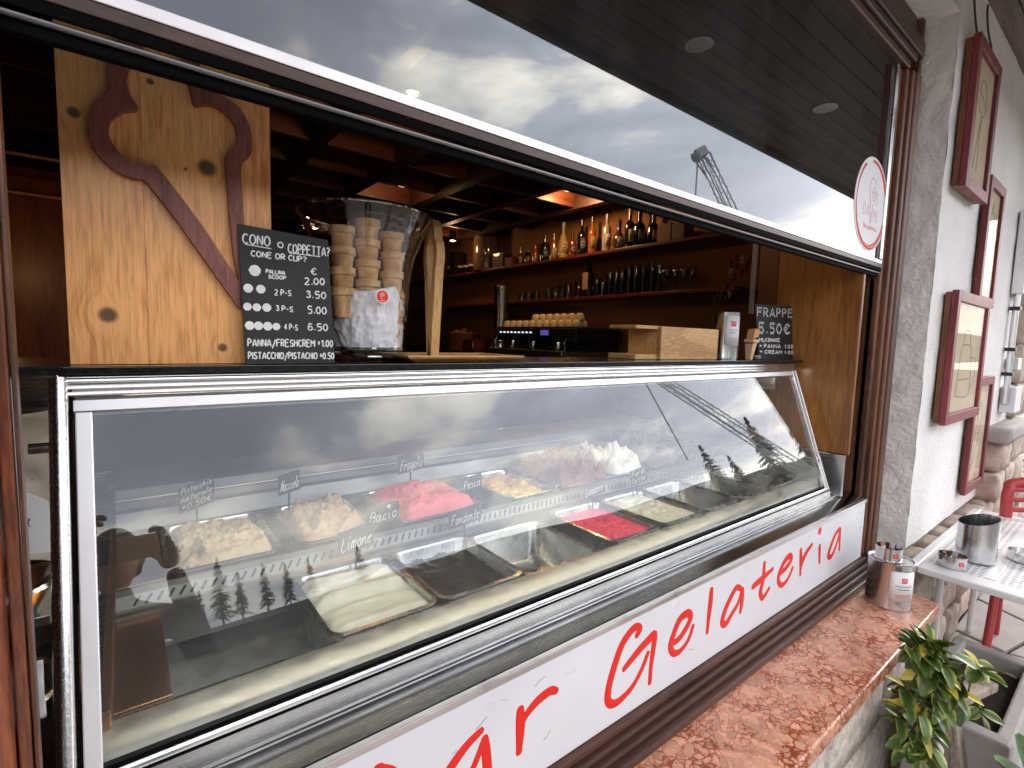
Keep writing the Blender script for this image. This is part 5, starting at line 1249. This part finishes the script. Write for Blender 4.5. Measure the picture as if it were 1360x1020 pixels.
o = mb.obj('paper_tag', M['stickerw'], None); tag(o, 'white paper tag standing in front of the grey bag', 'tag')
mb = MB(); text_mb(mb, 'illy', Vector((-.140, 1.0528, -.315)), Vector((1,.3,0)).normalized(), Z_, -Y_, .012, .001, width=.026); mb.obj('lettering', M['card'], o)
t = thing('steel_bucket', 'dull steel bucket low in the gap left of the case', 'bucket', (-.19, 1.06, -.80))
MB().lathe([(0,0),(.07,0),(.095,.22),(.10,.225),(.095,.23),(.088,.222),(.065,.006),(0,.005)], (-.19, 1.06, -.80), 30).obj('bucket_body', M['pansteel'], t, smooth=True)
mb = MB()
for j in range(16):
    for i in range(16):
        x = -.26+i*.010; z = -.50-j*.006; mb.v.append((x, .98+noise.noise(Vector((x*20, z*20, 1)))*.012, z))
for j in range(15):
    for i in range(15): k_ = j*16+i; mb.f.append((k_, k_+1, k_+17, k_+16))
o = mb.obj('cloth', M['paper'], None, smooth=True); s_ = o.modifiers.new('s', 'SOLIDIFY'); s_.thickness = .002; tag(o, 'folded white cloth hanging below the scoop basin', 'cloth')
bxo('side_board', M['panelred'], DC, -.42, -.40, 1.0, 1.9, -1.64, -.08, .002)
bxo('side_shelf', M['steelY'], DC, -.399, -.101, .875, 1.9, -.83, -.82, .001)
bxo('back_sheet', M['steel'], DC, -.399, -.101, 1.30, 1.31, -.819, -.08, .001)

# ================================================================== OUTSIDE RIGHT
# four pictures hung overlapping on the plaster
def drawmat(name): return mat(name, (.56,.44,.30), .8, var=.12, scale=14)
DM = drawmat('buff_drawing_paper'); pencil = mat('grey_pencil', (.24,.23,.20), .8)
def picture(x0, x1, z0, z1, yf, lab, strokes):
    t = thing('picture', lab, 'picture', ((x0+x1)/2, .655, z0), 'red framed pictures on the plaster')
    w = .052; b = yf+.026
    for (n_, a, c, d, e) in (('frame_side', x0, x0+w, z0+.001, z1-.001), ('frame_side', x1-w, x1, z0+.001, z1-.001), ('frame_rail', x0+w+.001, x1-w-.001, z0, z0+w), ('frame_rail', x0+w+.001, x1-w-.001, z1-w, z1)):
        bxo(n_, M['framered'], t, a, c, yf, b, d, e, .003)
    bxo('box_back', M['frameside'], t, x0+.008, x1-.008, b+.001, .652, z0+.008, z1-.008, .002)
    bxo('drawing_sheet', DM, t, x0+w, x1-w, yf+.016, yf+.020, z0+w+.001, z1-w-.001, 0)
    bxo('glass', M['picglass'], t, x0+w, x1-w, yf+.008, yf+.010, z0+w+.001, z1-w-.001, 0)
    mb = MB(); W_, H_ = x1-x0-2*w, z1-z0-2*w
    for st in strokes: mb.tube([(x0+w+W_*a, yf+.0155, z0+w+H_*c) for a, c in smooth(st, 4)], .0035, 6, True, -Y_)
    mb.obj('drawing', pencil, t)
    return t
picture(3.03, 3.50, .745, 1.405, .600, 'topmost tall red framed drawing of a long ice cream cup', [[(.3,.12),(.45,.45),(.5,.55)], [(.5,.12),(.5,.55),(.35,.6),(.3,.75),(.45,.85),(.65,.8),(.72,.65),(.5,.55)], [(.3,.75),(.55,.7),(.72,.65)]])
picture(3.66, 4.06, .255, .935, .618, 'red framed drawing hanging low right behind the topmost one', [[(.3,.2),(.5,.15),(.6,.3),(.4,.42),(.5,.6),(.7,.65),(.6,.8),(.35,.78)], [(.35,.5),(.6,.45)], [(.4,.8),(.5,.9)]])
picture(3.13, 3.87, -.365, .290, .600, 'red framed drawing of a tall coffee pot, middle of the column', [[(.25,.15),(.3,.55),(.35,.62),(.6,.62),(.65,.55),(.72,.15),(.25,.15)], [(.35,.62),(.4,.75),(.55,.75),(.6,.62)], [(.48,.75),(.48,.85)], [(.68,.5),(.85,.48),(.85,.25),(.7,.2)], [(.3,.3),(.68,.3)]])
picture(3.86, 4.36, -.845, -.150, .618, 'lowest red framed drawing of a cone beside the stone pier', [[(.3,.12),(.35,.5),(.5,.8),(.65,.75),(.6,.5),(.3,.12)], [(.35,.5),(.6,.5)]])
# hanging hooks of wire
for i, pts in enumerate([[(3.07,.650,1.60),(3.09,.645,1.53),(3.14,.640,1.455),(3.15,.63,1.41)], [(3.34,.650,1.66),(3.32,.645,1.6),(3.36,.640,1.53),(3.39,.63,1.47),(3.38,.625,1.41)]]):
    o = MB().tube(smooth(pts, 5), .004, 6).obj('hanging_wire', M['blackpl'], None, smooth=True); tag(o, ['short thin wire at the left top corner of the topmost picture', 'long thin wire looping above the topmost picture'][i], 'wire')
# conduit with switch box
t = thing('electric_conduit', 'grey electric conduit with white junction box beyond the pictures', 'conduit', (4.95, .62, -.4))
MB().tube([(4.85, .625, .62), (4.85, .625, -.36)], .018, 12).obj('pipe', M['alu'], t, smooth=True)
bxo('junction_box', M['signwhite'], t, 4.86, 5.10, .575, .655, -.42, -.24, .006)
bxo('junction_box', M['alu'], t, 4.80, 5.02, .59, .655, .40, .95, .006)
for z in (.3, .02, -.15): bxo('pipe_clip', M['blackpl'], t, 4.82, 4.88, .600, .655, z-.012, z+.012, .002)
bxo('switch', M['signwhite'], t, 4.92, 5.06, .59, .655, -.12, -.04, .004)

# table
TZ = -.95
TB = thing('bistro_table', 'pale grey perforated metal table against the white wall', 'table', (3.3, .35, GZ))
tq = [(2.745, .12), (4.05, .12), (4.05, .590), (2.745, .590)]
MB().hexa([(a, b, TZ-.012) for a, b in tq], [(a, b, TZ) for a, b in tq]).obj('tabletop', M['perf'], TB, bevel=.004)
for (a, b, c, d) in ((2.735, 4.06, .105, .145), (2.735, 4.06, .566, .604)): bxo('rim', M['tablemetal'], TB, a, b, c, d, TZ-.026, TZ+.0035, .006)
for (a, b) in ((2.725, 2.83), (3.97, 4.065)): bxo('rim', M['tablemetal'], TB, a, b, .1465, .565, TZ-.026, TZ+.0028, .006)
bxo('centre_band', M['tablemetal'], TB, 2.84, 3.96, .33, .37, TZ-.001, TZ+.002, .001)
for (x, y) in ((3.0, .18), (3.9, .18), (3.9, .54), (3.05, .54)): MB().tube([(x, y, TZ-.02), (x, y, GZ+.002)], .014, 12).obj('leg', M['tablemetal'], TB, smooth=True)
# chair
CH = thing('garden_chair', 'red painted metal chair tucked behind the grey table', 'chair', (4.0, .15, GZ))
def tb(name, pts, r, par=CH, mt=None): return MB().tube(smooth(pts, 5), r, 12).obj(name, mt or M['redmetal'], par, smooth=True)
tb('backrest_frame', [(3.98,.44,-1.2),(4.02,.46,-.9),(4.04,.46,-.80),(4.08,.44,-.755),(4.22,.26,-.725),(4.36,.05,-.74),(4.42,.0,-.80),(4.42,.0,-.9),(4.40,.02,-1.2)], .028)
for z in (-.79, -.85, -.91, -.97): tb('back_slat', [(4.045,.45,z),(4.23,.24,z+.012),(4.415,.01,z)], .015)
bxo('seat', M['redmetal'], CH, 3.66, 4.12, .03, .45, -1.215, -1.195, .01)
tb('leg', [(3.72,.43,-1.05),(3.65,.42,-1.3),(3.53,.42,-1.645)], .019); tb('leg', [(3.72,.06,-1.05),(3.70,.05,-1.3),(3.66,.03,-1.645)], .017)
tb('leg', [(3.98,.44,-1.2),(4.0,.44,-1.645)], .017); tb('leg', [(4.40,.02,-1.2),(4.34,.0,-1.645)], .017)
tb('armrest', [(3.72,.43,-1.05),(3.9,.44,-1.03),(4.04,.45,-1.0)], .015)
# things on the table
t = thing('steel_cylinder', 'tall brushed steel cylinder with slanted mouth on the table', 'container', (3.05, .44, TZ))
mb = MB(); n = 40; R1 = .072
for k_, (r, f) in enumerate([(R1, 0), (R1, 1), (R1-.003, 1), (R1-.003, .02)]):
    for i in range(n):
        a = 2*math.pi*i/n; top = .185+.022*math.cos(a+.9) if f > .5 else .003
        mb.v.append((3.05+r*math.cos(a), .43+r*math.sin(a), TZ+.004+top*1))
for k_ in range(3):
    for i in range(n): mb.f.append((k_*n+i, k_*n+(i+1) % n, (k_+1)*n+(i+1) % n, (k_+1)*n+i))
mb.f.append(tuple(range(n))); mb.f.append(tuple(3*n+i for i in range(n)))
mb.obj('body', M['steelZ'], t, smooth=True)
def packets(cx, cy, z, r, n_, where, nm):
    for i in range(n_):
        a = i*6.28/n_; px, py = cx+.45*r*math.cos(a), cy+.45*r*math.sin(a)
        d = Vector((math.cos(a)*.35, math.sin(a)*.35, 1)).normalized(); u = Vector((math.cos(a*1.7+1), math.sin(a*1.7+1), 0)); u = (u-d*u.dot(d)).normalized(); nn = u.cross(d)
        w, h = .021, .046; c = Vector((px, py, z))
        q4 = [c-u*w/2, c+u*w/2, c+u*w/2+nn*.003, c-u*w/2+nn*.003]
        cols = [M['stickerw'], mat('brown_paper', (.36,.16,.09), .6) if 'brown_paper' not in bpy.data.materials else bpy.data.materials['brown_paper'], M['blackpl']]
        o = MB().hexa(q4, [p+d*h for p in q4]).obj('sugar_packet', cols[i % 3], None, bevel=.0008)
        tag(o, ['white', 'brown', 'black'][i % 3]+' sugar packet standing in the small tin '+where, 'sugar packet', nm)
        c2 = c+d*h*.5-nn*.0004; mb = MB(); mb.tube([c2-u*w*.25, c2+u*w*.25], .002, 6, True, nn); mb.obj('print', M['red'] if i % 3 == 0 else M['stickerw'], o)
def small_tin(cx, cy, z, r, h, label, az):
    t = thing('sugar_tin', label, 'tin', (cx, cy, z))
    MB().lathe([(0,.0003),(r,.0003),(r,h),(r*.96,h),(r*.95,.003),(0,.003)], (cx, cy, z), 36).obj('body', M['steelZ'], t, smooth=True)
    mb = MB(); u = Vector((-math.sin(az), math.cos(az), 0)); nr = Vector((math.cos(az), math.sin(az), 0)); c = Vector((cx, cy, z+h*.5))+nr*(r+.0004)
    mb.prism([(-.009,-.008),(.009,-.008),(.009,.008),(-.009,.008)], c, u, Z_, nr*.0005); lg = mb.obj('red_logo', M['red'], t)
    mb = MB(); text_mb(mb, 'illy', c-u*.006-Z_*.003+nr*.0006, u, Z_, nr, .008, .0008, width=.012); mb.obj('lettering', M['chalk'], lg)
small_tin(2.86, .475, TZ+.0045, .050, .052, 'small steel sugar tin with red emblem on the table', -2.3)
packets(2.86, .475, TZ+.014, .050, 6, 'on the table', 'sugar packets in the tin on the table')
t = thing('ashtray', 'low steel ring ashtray on the table right of the cylinder', 'ashtray', (3.25, .27, TZ))
MB().lathe([(0,.004),(.066,.004),(.066,.043),(.062,.043),(.061,.008),(0,.008)], (3.235, .285, TZ), 36).obj('body', M['chrome'], t, smooth=True)
# tins on the marble sill
SZ = -1.0358
tin(2.445, .590, SZ, .078, .190, 'coffee_tin', 'large round steel coffee tin with white label at the marble sill end', 'tin', az=-2.25, span=1.25, lab_h=(.22, .86))
small_tin(2.425, .597, SZ+.1902, .045, .052, 'small steel sugar tin on top of the large coffee tin', -2.35)
packets(2.425, .597, SZ+.1902+.010, .045, 7, 'on the coffee tin', 'sugar packets in the tin on the coffee tin')

# planter and evergreen
PL = thing('stone_planter', 'weathered grey stone planter below the end of the marble sill', 'planter', (2.5, .3, GZ))
def slabp(name, x0, x1, y0, y1, z0, z1, mt='slab'):
    return bxo(name, M[mt], PL, x0, x1, y0, y1, z0, z1, .008)
slabp('end_slab', 2.12, 2.175, .17, .43, GZ, -1.215); slabp('end_slab', 2.80, 2.85, .17, .43, GZ, -1.24)
slabp('front_slab', 2.176, 2.799, .17, .212, GZ, -1.235); slabp('back_slab', 2.176, 2.799, .39, .43, GZ, -1.225)
bxo('soil', mat('soil', (.03,.02,.015), .95, bump=.01, bscale=30), PL, 2.176, 2.799, .213, .389, GZ, -1.30, 0)
TR = thing('wooden_bracket', 'old grey wooden bracket standing against the planter among the leaves', 'bracket', (2.22, .25, GZ))
greyw = wood('weathered_grey_wood', (.19,.14,.11), (.40,.32,.26), 'Z', .8, 10)
MB().hexa([(2.02,.20,GZ+.002),(2.12,.20,GZ+.002),(2.12,.26,GZ+.002),(2.02,.26,GZ+.002)], [(2.055,.295,-1.145),(2.165,.295,-1.145),(2.165,.345,-1.145),(2.055,.345,-1.145)]).obj('upright', greyw, TR, bevel=.006)
MB().hexa([(2.055,.29,-1.143),(2.32,.23,-1.155),(2.33,.29,-1.155),(2.055,.345,-1.143)], [(2.055,.29,-1.115),(2.32,.23,-1.125),(2.33,.29,-1.125),(2.055,.345,-1.115)]).obj('crosspiece', greyw, TR, bevel=.006)
def leaf_mesh(L_, W_, mt, name, curl=.25):
    mb = MB(); n = 6
    for i in range(n+1):
        t_ = i/n; w = W_*math.sin(math.pi*min(1, t_*.93+.03))**.8*(1-.25*t_)
        z = -curl*L_*t_*t_
        for s in (-1, -.5, 0, .5, 1): mb.v.append((s*w/2, L_*t_, z+abs(s)*w*.18))
    for i in range(n):
        for j in range(4): k_ = i*5+j; mb.f.append((k_, k_+1, k_+6, k_+5))
    me = mb.mesh(name, mt, True); return me
LM = [leaf_mesh(.070, .044, M['leaf'], 'leaf', .3), leaf_mesh(.056, .044, M['leaf'], 'leaf', .05), leaf_mesh(.068, .034, M['leafyellow'], 'leaf', .3)]
EV = thing('evergreen_shrub', 'trailing shrub with yellow edged glossy leaves below the sill corner', 'shrub', (2.42, .3, -1.3))
rs = random.Random(11); nl = 0
targets = []
for i in range(60):
    px, py = rs.gauss(1246, 30), rs.uniform(852, 1012); px = min(1302, max(1186, px))
    if py > 930 and px > 1240 and px < 1275: continue
    if px > 1235 and py > 985: continue
    targets.append((px, py, rs.uniform(.16, .40)))
for (px, py, y) in targets:
    tip = atY(px, py, y)
    # keep each tip at a sensible depth in the planter's reach
    k_ = 1.0
    if tip.x > 2.75: tip = atX(px, py, 2.75)
    if tip.x < 1.95: tip = atX(px, py, 1.97)
    if tip.y > .42: tip.y = .42
    root = Vector((min(max(tip.x, 2.2), 2.78), .30, -1.31)); midp = (root+tip)/2+Vector((0, 0, .10))
    path = [Vector(p) for p in smooth([tuple(root), tuple(midp), tuple(tip)], 6)]
    MB().tube(path, .0022, 5).obj('stem', stem, EV, smooth=True)
    d = (path[-1]-path[-3]).normalized()
    for j in range(5):
        if nl >= 296: break
        base_ = path[-1]-(path[-1]-path[-4])*(j*.16); a = j*2.4+rs.random()
        side = d.orthogonal().normalized(); side.rotate(Matrix.Rotation(a, 3, d))
        ld = (d*(.55+.2*(j < 2))+side*.9+Vector((0, -.12, .12))).normalized()
        up = (Vector((0, -.45, 1))+Vector((rs.uniform(-.5,.5), rs.uniform(-.5,.5), 0))).normalized(); xx = ld.cross(up).normalized(); zz = xx.cross(ld)
        me = LM[2] if rs.random() < .08 else LM[rs.random() < .45]
        o = bpy.data.objects.new('leaf', me); C.objects.link(o); o.parent = EV
        s = rs.uniform(.85, 1.35); mw = Matrix((xx, ld, zz)).transposed().to_4x4(); mw.translation = base_-EV.location
        o.matrix_basis = mw @ Matrix.Scale(s, 4); nl += 1
# broad leaved rosette in a pot at the corner
t = thing('leafy_rosette', 'dark green broad leaved rosette plant at the lower right corner', 'plant', (2.06, .02, -1.42))
cb = leaf_mesh(.17, .15, M['cabbage'], 'broad_leaf', -.35); c0 = Vector((2.03, .03, -1.28))
for i in range(15):
    a = i*2.4; tilt = .25+.075*i; ld = Vector((math.cos(a)*math.sin(tilt), math.sin(a)*math.sin(tilt), math.cos(tilt))); up = Vector((-math.cos(a), -math.sin(a), .3)).normalized()
    xx = ld.cross(up).normalized(); zz = xx.cross(ld); o = bpy.data.objects.new('broad_leaf', cb); C.objects.link(o); o.parent = t
    mw = Matrix((xx, ld, zz)).transposed().to_4x4(); mw.translation = c0-t.location+ld*.01; o.matrix_basis = mw @ Matrix.Scale(.55+.045*i, 4)
t2 = thing('plant_pot', 'dark pot holding the broad leaved rosette', 'pot', (2.03, .03, GZ))
MB().lathe([(0,0),(.10,0),(.13,.32),(.135,.325),(.12,.325),(.11,.28),(0,.28)], (2.03, .03, GZ+.001), 28).obj('pot_wall', M['mortar'], t2, smooth=True)
o = bxo('white_bench', M['signwhite'], None, 3.1, 3.6, -.38, -.22, GZ+.06, GZ+.10, .008)
bpy.data.objects.remove(o)
BN = thing('stone_bench', 'low white stone bench on the pavement behind the rosette', 'bench', (2.9, -.1, GZ))
bxo('seat_slab', M['granite'], BN, 2.72, 3.5, -.14, .06, GZ+.20, GZ+.25, .008)
for x in (2.85, 3.3): bxo('leg', M['granite'], BN, x, x+.1, -.10, .02, GZ+.002, GZ+.1995, .006)

# ================================================================== ACROSS THE STREET (seen in the glass)
# lattice crane
def dirv(az, el): a, e_ = R_(az), R_(el); return Vector((math.sin(a)*math.cos(e_), -math.cos(a)*math.cos(e_), math.sin(e_)))
V0 = Vector((0, 1.7, -.3)); D_ = 46
tipc = V0+dirv(57.2, 19.4)*D_*1.0; foot = V0+dirv(66.5, 1.5)*D_*1.0
CR = thing('lattice_crane', 'grey lattice crane standing across the street against bright clouds', 'crane', tuple(foot))
ax = (tipc-foot).normalized(); s1 = ax.cross(Vector((0, 0, 1))).normalized(); s2 = ax.cross(s1).normalized(); Lc = (tipc-foot).length
ch = [(a*.42, b*.42) for a, b in ((1,1),(1,-1),(-1,-1),(-1,1))]
mb = MB()
for a, b in ch: mb.tube([foot+s1*a+s2*b, foot+ax*Lc*.97+s1*a*.8+s2*b*.8], .048, 6)
mb.obj('jib_chords', M['crane'], CR)
mb = MB(); nb = 22
for i in range(nb):
    z0, z1 = Lc*.97*i/nb, Lc*.97*(i+1)/nb
    for k_ in range(4):
        a, b = ch[k_], ch[(k_+1) % 4]
        if i % 2: a, b = b, a
        mb.tube([foot+ax*z0+s1*a[0]+s2*a[1], foot+ax*z1+s1*b[0]+s2*b[1]], .022, 5)
mb.obj('jib_lacing', M['crane'], CR)
mb = MB(); hd = tipc
for a, b in ((-1,-1),(1,-1),(1,1),(-1,1)):
    mb.tube([hd+s1*a*.34+s2*b*.34-ax*1.9, hd+s1*(a*.55-.25)+s2*b*.4-ax*.4, hd+s1*(a*.45-.7)+s2*b*.3+ax*.25], .07, 6)
mb.hexa([hd+s1*(a*.8-.35)+s2*b*.35-ax*.35 for a, b in ((-1,-1),(1,-1),(1,1),(-1,1))], [hd+s1*(a*.7-.5)+s2*b*.3+ax*.05 for a, b in ((-1,-1),(1,-1),(1,1),(-1,1))])
mb.obj('jib_head', M['crane'], CR)
mb = MB()
for dd in (-1.05, -.2): mb.tube([hd+s1*dd-s2*.4+ax*.1, hd+s1*dd+s2*.4+ax*.1], .36, 14)
mb.obj('rope_sheave', M['crane'], CR)
mb = MB(); mb.tube([tipc-s1*1.0, tipc-s1*1.0-Z_*9], .03, 5); mb.tube([tipc-s1*1.25, tipc-s1*1.25-Z_*9], .03, 5); mb.obj('hoist_rope', M['crane'], CR)
mb = MB()
for k_ in (2.2, 3.0): mb.tube([tipc, foot+ax*Lc*.05+Vector((k_*1.6, -k_*.6, -1))], .035, 5)
mb.obj('pendant_ropes', M['crane'], CR)
bmx = foot+Vector((0, 0, GZ-foot.z+1.2))
MB().box(foot.x-2.4, foot.x+2.4, foot.y-1.6, foot.y+1.6, GZ+.9, foot.z+.4).obj('cabin', M['crane'], CR, bevel=.1)
MB().box(foot.x-2.6, foot.x+2.6, foot.y-2.0, foot.y-1.2, GZ, GZ+.9).obj('track', M['blackpl'], CR, bevel=.2); MB().box(foot.x-2.6, foot.x+2.6, foot.y+1.2, foot.y+2.0, GZ, GZ+.9).obj('track', M['blackpl'], CR, bevel=.2)
# conifers
def conifer(h, seed):
    r = random.Random(seed); mb = MB()
    for i in range(int(h*34)):
        t_ = r.random()**.8; z = h*(.10+.90*t_); R1 = h*.20*(1-t_)**.85+.10; a = r.random()*6.283; L_ = R1*r.uniform(.55, 1.1)
        d = Vector((math.cos(a), math.sin(a), -.28+.5*t_)); s_ = Vector((-math.sin(a), math.cos(a), 0)); c = Vector((0, 0, z))
        w = .10+.05*h*(1-t_)*.3
        for k_ in range(4):
            f0, f1 = k_/4*L_, (k_+1.25)/4*L_; q = c+d*f0; e_ = c+d*f1+Vector((0, 0, -.06*k_)); ww = w*(1-.15*k_)*r.uniform(.7, 1.3)
            mb.add([q-s_*ww, q+s_*ww, e_+s_*ww*.2+Vector((0, 0, -.12)), e_-s_*ww*.2], [(0, 1, 2, 3)])
    t = thing('conifer', 'conifer', 'tree')
    mb.obj('crown', M['needle'], t); MB().tube([(0, 0, -.5), (0, 0, h*.5), (0, 0, h)], [.16*h/8, .1*h/8, .02], 8).obj('trunk', M['bark'], t, smooth=True)
    return t
CT = [conifer(8, 1), conifer(5, 2), conifer(6.5, 5)]
hillz = lambda x, y: GZ-.02+12.2*min(1, max(0, (-y-16)/44))**1.15
trees = [(6.6,15.4,60,0,'tall dark conifer, tallest of the group straight across the street'), (8.2,13.6,60,1,'short conifer just right of the tallest one across the street'), (10.4,13.8,61,2,'second short conifer right of the tallest one'), (12.4,13.2,61,1,'slender conifer fourth in the row across the street'), (14.6,13.0,62,2,'conifer at the right end of the row across the street'), (19.5,12.9,63,1,'lone small conifer apart from the row'),
         (58.6,9.0,48,0,'bushy conifer left of the foot of the crane'), (60.6,6.8,47,2,'lower conifer beside the foot of the crane'), (64.0,9.6,52,0,'conifer behind the foot of the crane'), (67.5,8.4,50,2,'conifer to the right of the foot of the crane'), (4.9,12.9,60,1,'small conifer left of the tallest one across the street')]
used = set()
for az, el, dist, kd, lab in trees:
    top = V0+dirv(az, el)*dist; ht = [8, 5, 6.5][kd]
    if kd in used: t = dup(CT[kd], (0, 0, 0), lab)
    else: t = CT[kd]; used.add(kd)
    gz = min(hillz(top.x, top.y), top.z-2); s = (top.z-gz)/ht
    t.location = (top.x, top.y, gz); t.scale = (s*.9, s*.9, s); t['label'] = lab; t['group'] = 'conifers across the street'; t.rotation_euler = (0, 0, az)
mb = MB(); nxh, nyh = 90, 16
for j in range(nyh+1):
    for i in range(nxh+1):
        x = -120+i*4.4; y = -16-j*3.6; z = hillz(x, y)+noise.noise(Vector((x*.06, y*.06, 0)))*1.5*min(1, j/5); mb.v.append((x, y, z))
for j in range(nyh):
    for i in range(nxh): k_ = j*(nxh+1)+i; mb.f.append((k_, k_+1, k_+nxh+2, k_+nxh+1))
struct(mb.obj('hill', M['hill'], None, smooth=True))

# ================================================================== PHOTOGRAPHER (seen in the glass)
PE = thing('person', 'person in a brown coat holding up a phone to photograph the counter', 'person', (-.05, -.42, GZ))
def skin_obj(name, J, E_, mt, sub=2, root=0):
    me = bpy.data.meshes.new(name); me.from_pydata([j[0] for j in J], E_, []); me.materials.append(mt)
    o = bpy.data.objects.new(name, me); C.objects.link(o); o.parent = PE; o.matrix_parent_inverse = Matrix.Translation(-PE.location)
    sk = o.modifiers.new('skin', 'SKIN'); sk.use_smooth_shade = True
    for i, j in enumerate(J): me.skin_vertices[0].data[i].radius = (j[1], j[1]) if not isinstance(j[1], tuple) else j[1]
    me.skin_vertices[0].data[root].use_root = True
    s = o.modifiers.new('sub', 'SUBSURF'); s.levels = sub; s.render_levels = sub
    return o
bx0, by0 = -.05, -.45
J = [((bx0, by0, -.68), (.15, .11)), ((bx0, by0, -.48), (.14, .10)), ((bx0, by0+.01, -.28), (.165, .11)), ((bx0, by0+.01, -.15), (.12, .09)), ((bx0, by0+.02, -.08), .052), ((bx0, by0+.04, -.02), .056),
     ((bx0+.19, by0, -.19), .058), ((bx0+.26, by0+.10, -.40), .045), ((bx0+.17, by0+.34, -.16), .033), ((bx0+.155, by0+.385, -.10), .024),
     ((bx0-.19, by0, -.19), .058), ((bx0-.26, by0+.10, -.40), .045), ((bx0-.12, by0+.33, -.15), .033), ((bx0-.075, by0+.375, -.055), .024),
     ((bx0+.10, by0, -.80), .085), ((bx0+.11, by0+.02, -1.20), .058), ((bx0+.12, by0-.01, -1.57), .042), ((bx0+.12, by0+.12, -1.60), .035),
     ((bx0-.10, by0, -.80), .085), ((bx0-.11, by0+.02, -1.20), .058), ((bx0-.12, by0-.01, -1.57), .042), ((bx0-.12, by0+.12, -1.60), .035)]
E2 = [(0,1),(1,2),(2,3),(3,4),(4,5),(3,6),(6,7),(7,8),(8,9),(3,10),(10,11),(11,12),(12,13),(0,14),(14,15),(15,16),(16,17),(0,18),(18,19),(19,20),(20,21)]
skin_obj('body', J, E2, M['coatc'])
# head with face
mb = MB(); hc = Vector((bx0, by0+.05, .055)); n, m_ = 36, 28
for j in range(m_+1):
    ph = math.pi*j/m_
    for i in range(n):
        a = 2*math.pi*i/n; x = math.cos(a)*math.sin(ph)*.076; y = math.sin(a)*math.sin(ph)*.097; z = math.cos(ph)*.118
        if z < -.02: x *= 1+z*2.4; y *= 1+z*1.2
        if y > 0:
            y += .022*math.exp(-(x/.012)**2-((z+.012)/.022)**2) + .008*math.exp(-(x/.03)**2-((z+.058)/.012)**2)
            for s in (-1, 1): y -= .010*math.exp(-((x-s*.032)/.014)**2-((z-.012)/.012)**2)
        mb.v.append(tuple(hc+Vector((x, y, z))))
for j in range(m_):
    for i in range(n): mb.f.append((j*n+i, j*n+(i+1) % n, (j+1)*n+(i+1) % n, (j+1)*n+i))
hd = mb.obj('head', M['skin'], PE, smooth=True, sharp=0)
for s in (-1, 1):
    MB().lathe([(0,-.008),(.008,-.004),(.009,0),(.008,.004),(0,.008)], tuple(hc+Vector((s*.031, .083, .012))), 12).obj('eye', M['stickerw'], hd, smooth=True)
    MB().lathe([(0,-.028),(.010,-.02),(.014,0),(.012,.02),(0,.03)], tuple(hc+Vector((s*.078, 0, 0))), 10).obj('ear', M['skin'], hd, smooth=True)
mb = MB()
for j in range(17):
    ph = math.pi*.62*j/16
    for i in range(n):
        a = 2*math.pi*i/n; f = 1.09+.02*math.sin(a*7+j); zc_ = math.cos(ph)*.118*1.07; yy = math.sin(a)*math.sin(ph)*.097*f
        if yy > 0 and zc_ < .055: yy = min(yy, .02)
        mb.v.append(tuple(hc+Vector((math.cos(a)*math.sin(ph)*.076*f, yy-.004, zc_))))
for j in range(16):
    for i in range(n): mb.f.append((j*n+i, j*n+(i+1) % n, (j+1)*n+(i+1) % n, (j+1)*n+i))
mb.obj('hair', M['hair'], hd, smooth=True, sharp=0)
# hands: palm and five fingers each, closing on the phone edges
def hand(cx, s):
    wr = Vector((cx, by0+.385, -.112)); pm = Vector((cx-s*.004, -.035, -.045))
    if s < 0: wr = Vector((bx0-.075, by0+.375, -.055)); pm = Vector((-.098, -.038, .018))
    else: wr = Vector((bx0+.155, by0+.385, -.10))
    J = [(tuple(wr), .024), (tuple((wr+pm)/2), (.030, .018)), (tuple(pm), (.034, .016))]; E_ = [(0,1),(1,2)]
    for k_, (dx, dz, ln) in enumerate([(-s*.006, .020, .9), (-s*.002, .006, 1.05), (s*.004, -.008, 1.0), (s*.010, -.020, .82)]):
        b = pm+Vector((dx+s*.012, .006, dz+.012)); kn = b+Vector((-s*.012*ln, .004, .034*ln)); t1 = kn+Vector((-s*.022*ln, -.004, .016*ln)); t2_ = t1+Vector((-s*.016*ln, -.004, -.004))
        i0 = len(J); J += [(tuple(b), .0095), (tuple(kn), .009), (tuple(t1), .008), (tuple(t2_), .007)]; E_ += [(2, i0), (i0, i0+1), (i0+1, i0+2), (i0+2, i0+3)]
    i0 = len(J); tb0 = pm+Vector((-s*.014, -.004, -.020)); J += [(tuple(tb0), .012), (tuple(tb0+Vector((-s*.022, -.002, .016))), .010), (tuple(tb0+Vector((-s*.036, .0, .030))), .008)]; E_ += [(1, i0), (i0, i0+1), (i0+1, i0+2)]
    skin_obj('hand', J, E_, M['skin'], 2)
hand(-.098, -1); hand(.09, 1)
o = MB().box(-.075, .078, -.030, -.021, -.062, .012).obj('mobile_phone', M['blackpl'], None, bevel=.003); tag(o, 'black phone held up in both hands of the person', 'phone')
for i, (x, z) in enumerate([(.008, -.004), (-.012, -.004), (-.002, -.022)]):
    MB().lathe([(0,0),(.007,0),(.0075,.0015),(0,.002)], (0, 0, 0), 16)
    mb = MB().lathe([(0,0),(.007,0),(.0075,.0015),(0,.002)], (0, 0, 0), 16); mb.v = [(a+x, -.0208+c, b+z) for a, b, c in mb.v]; mb.obj('camera_lens', M['black'], o)
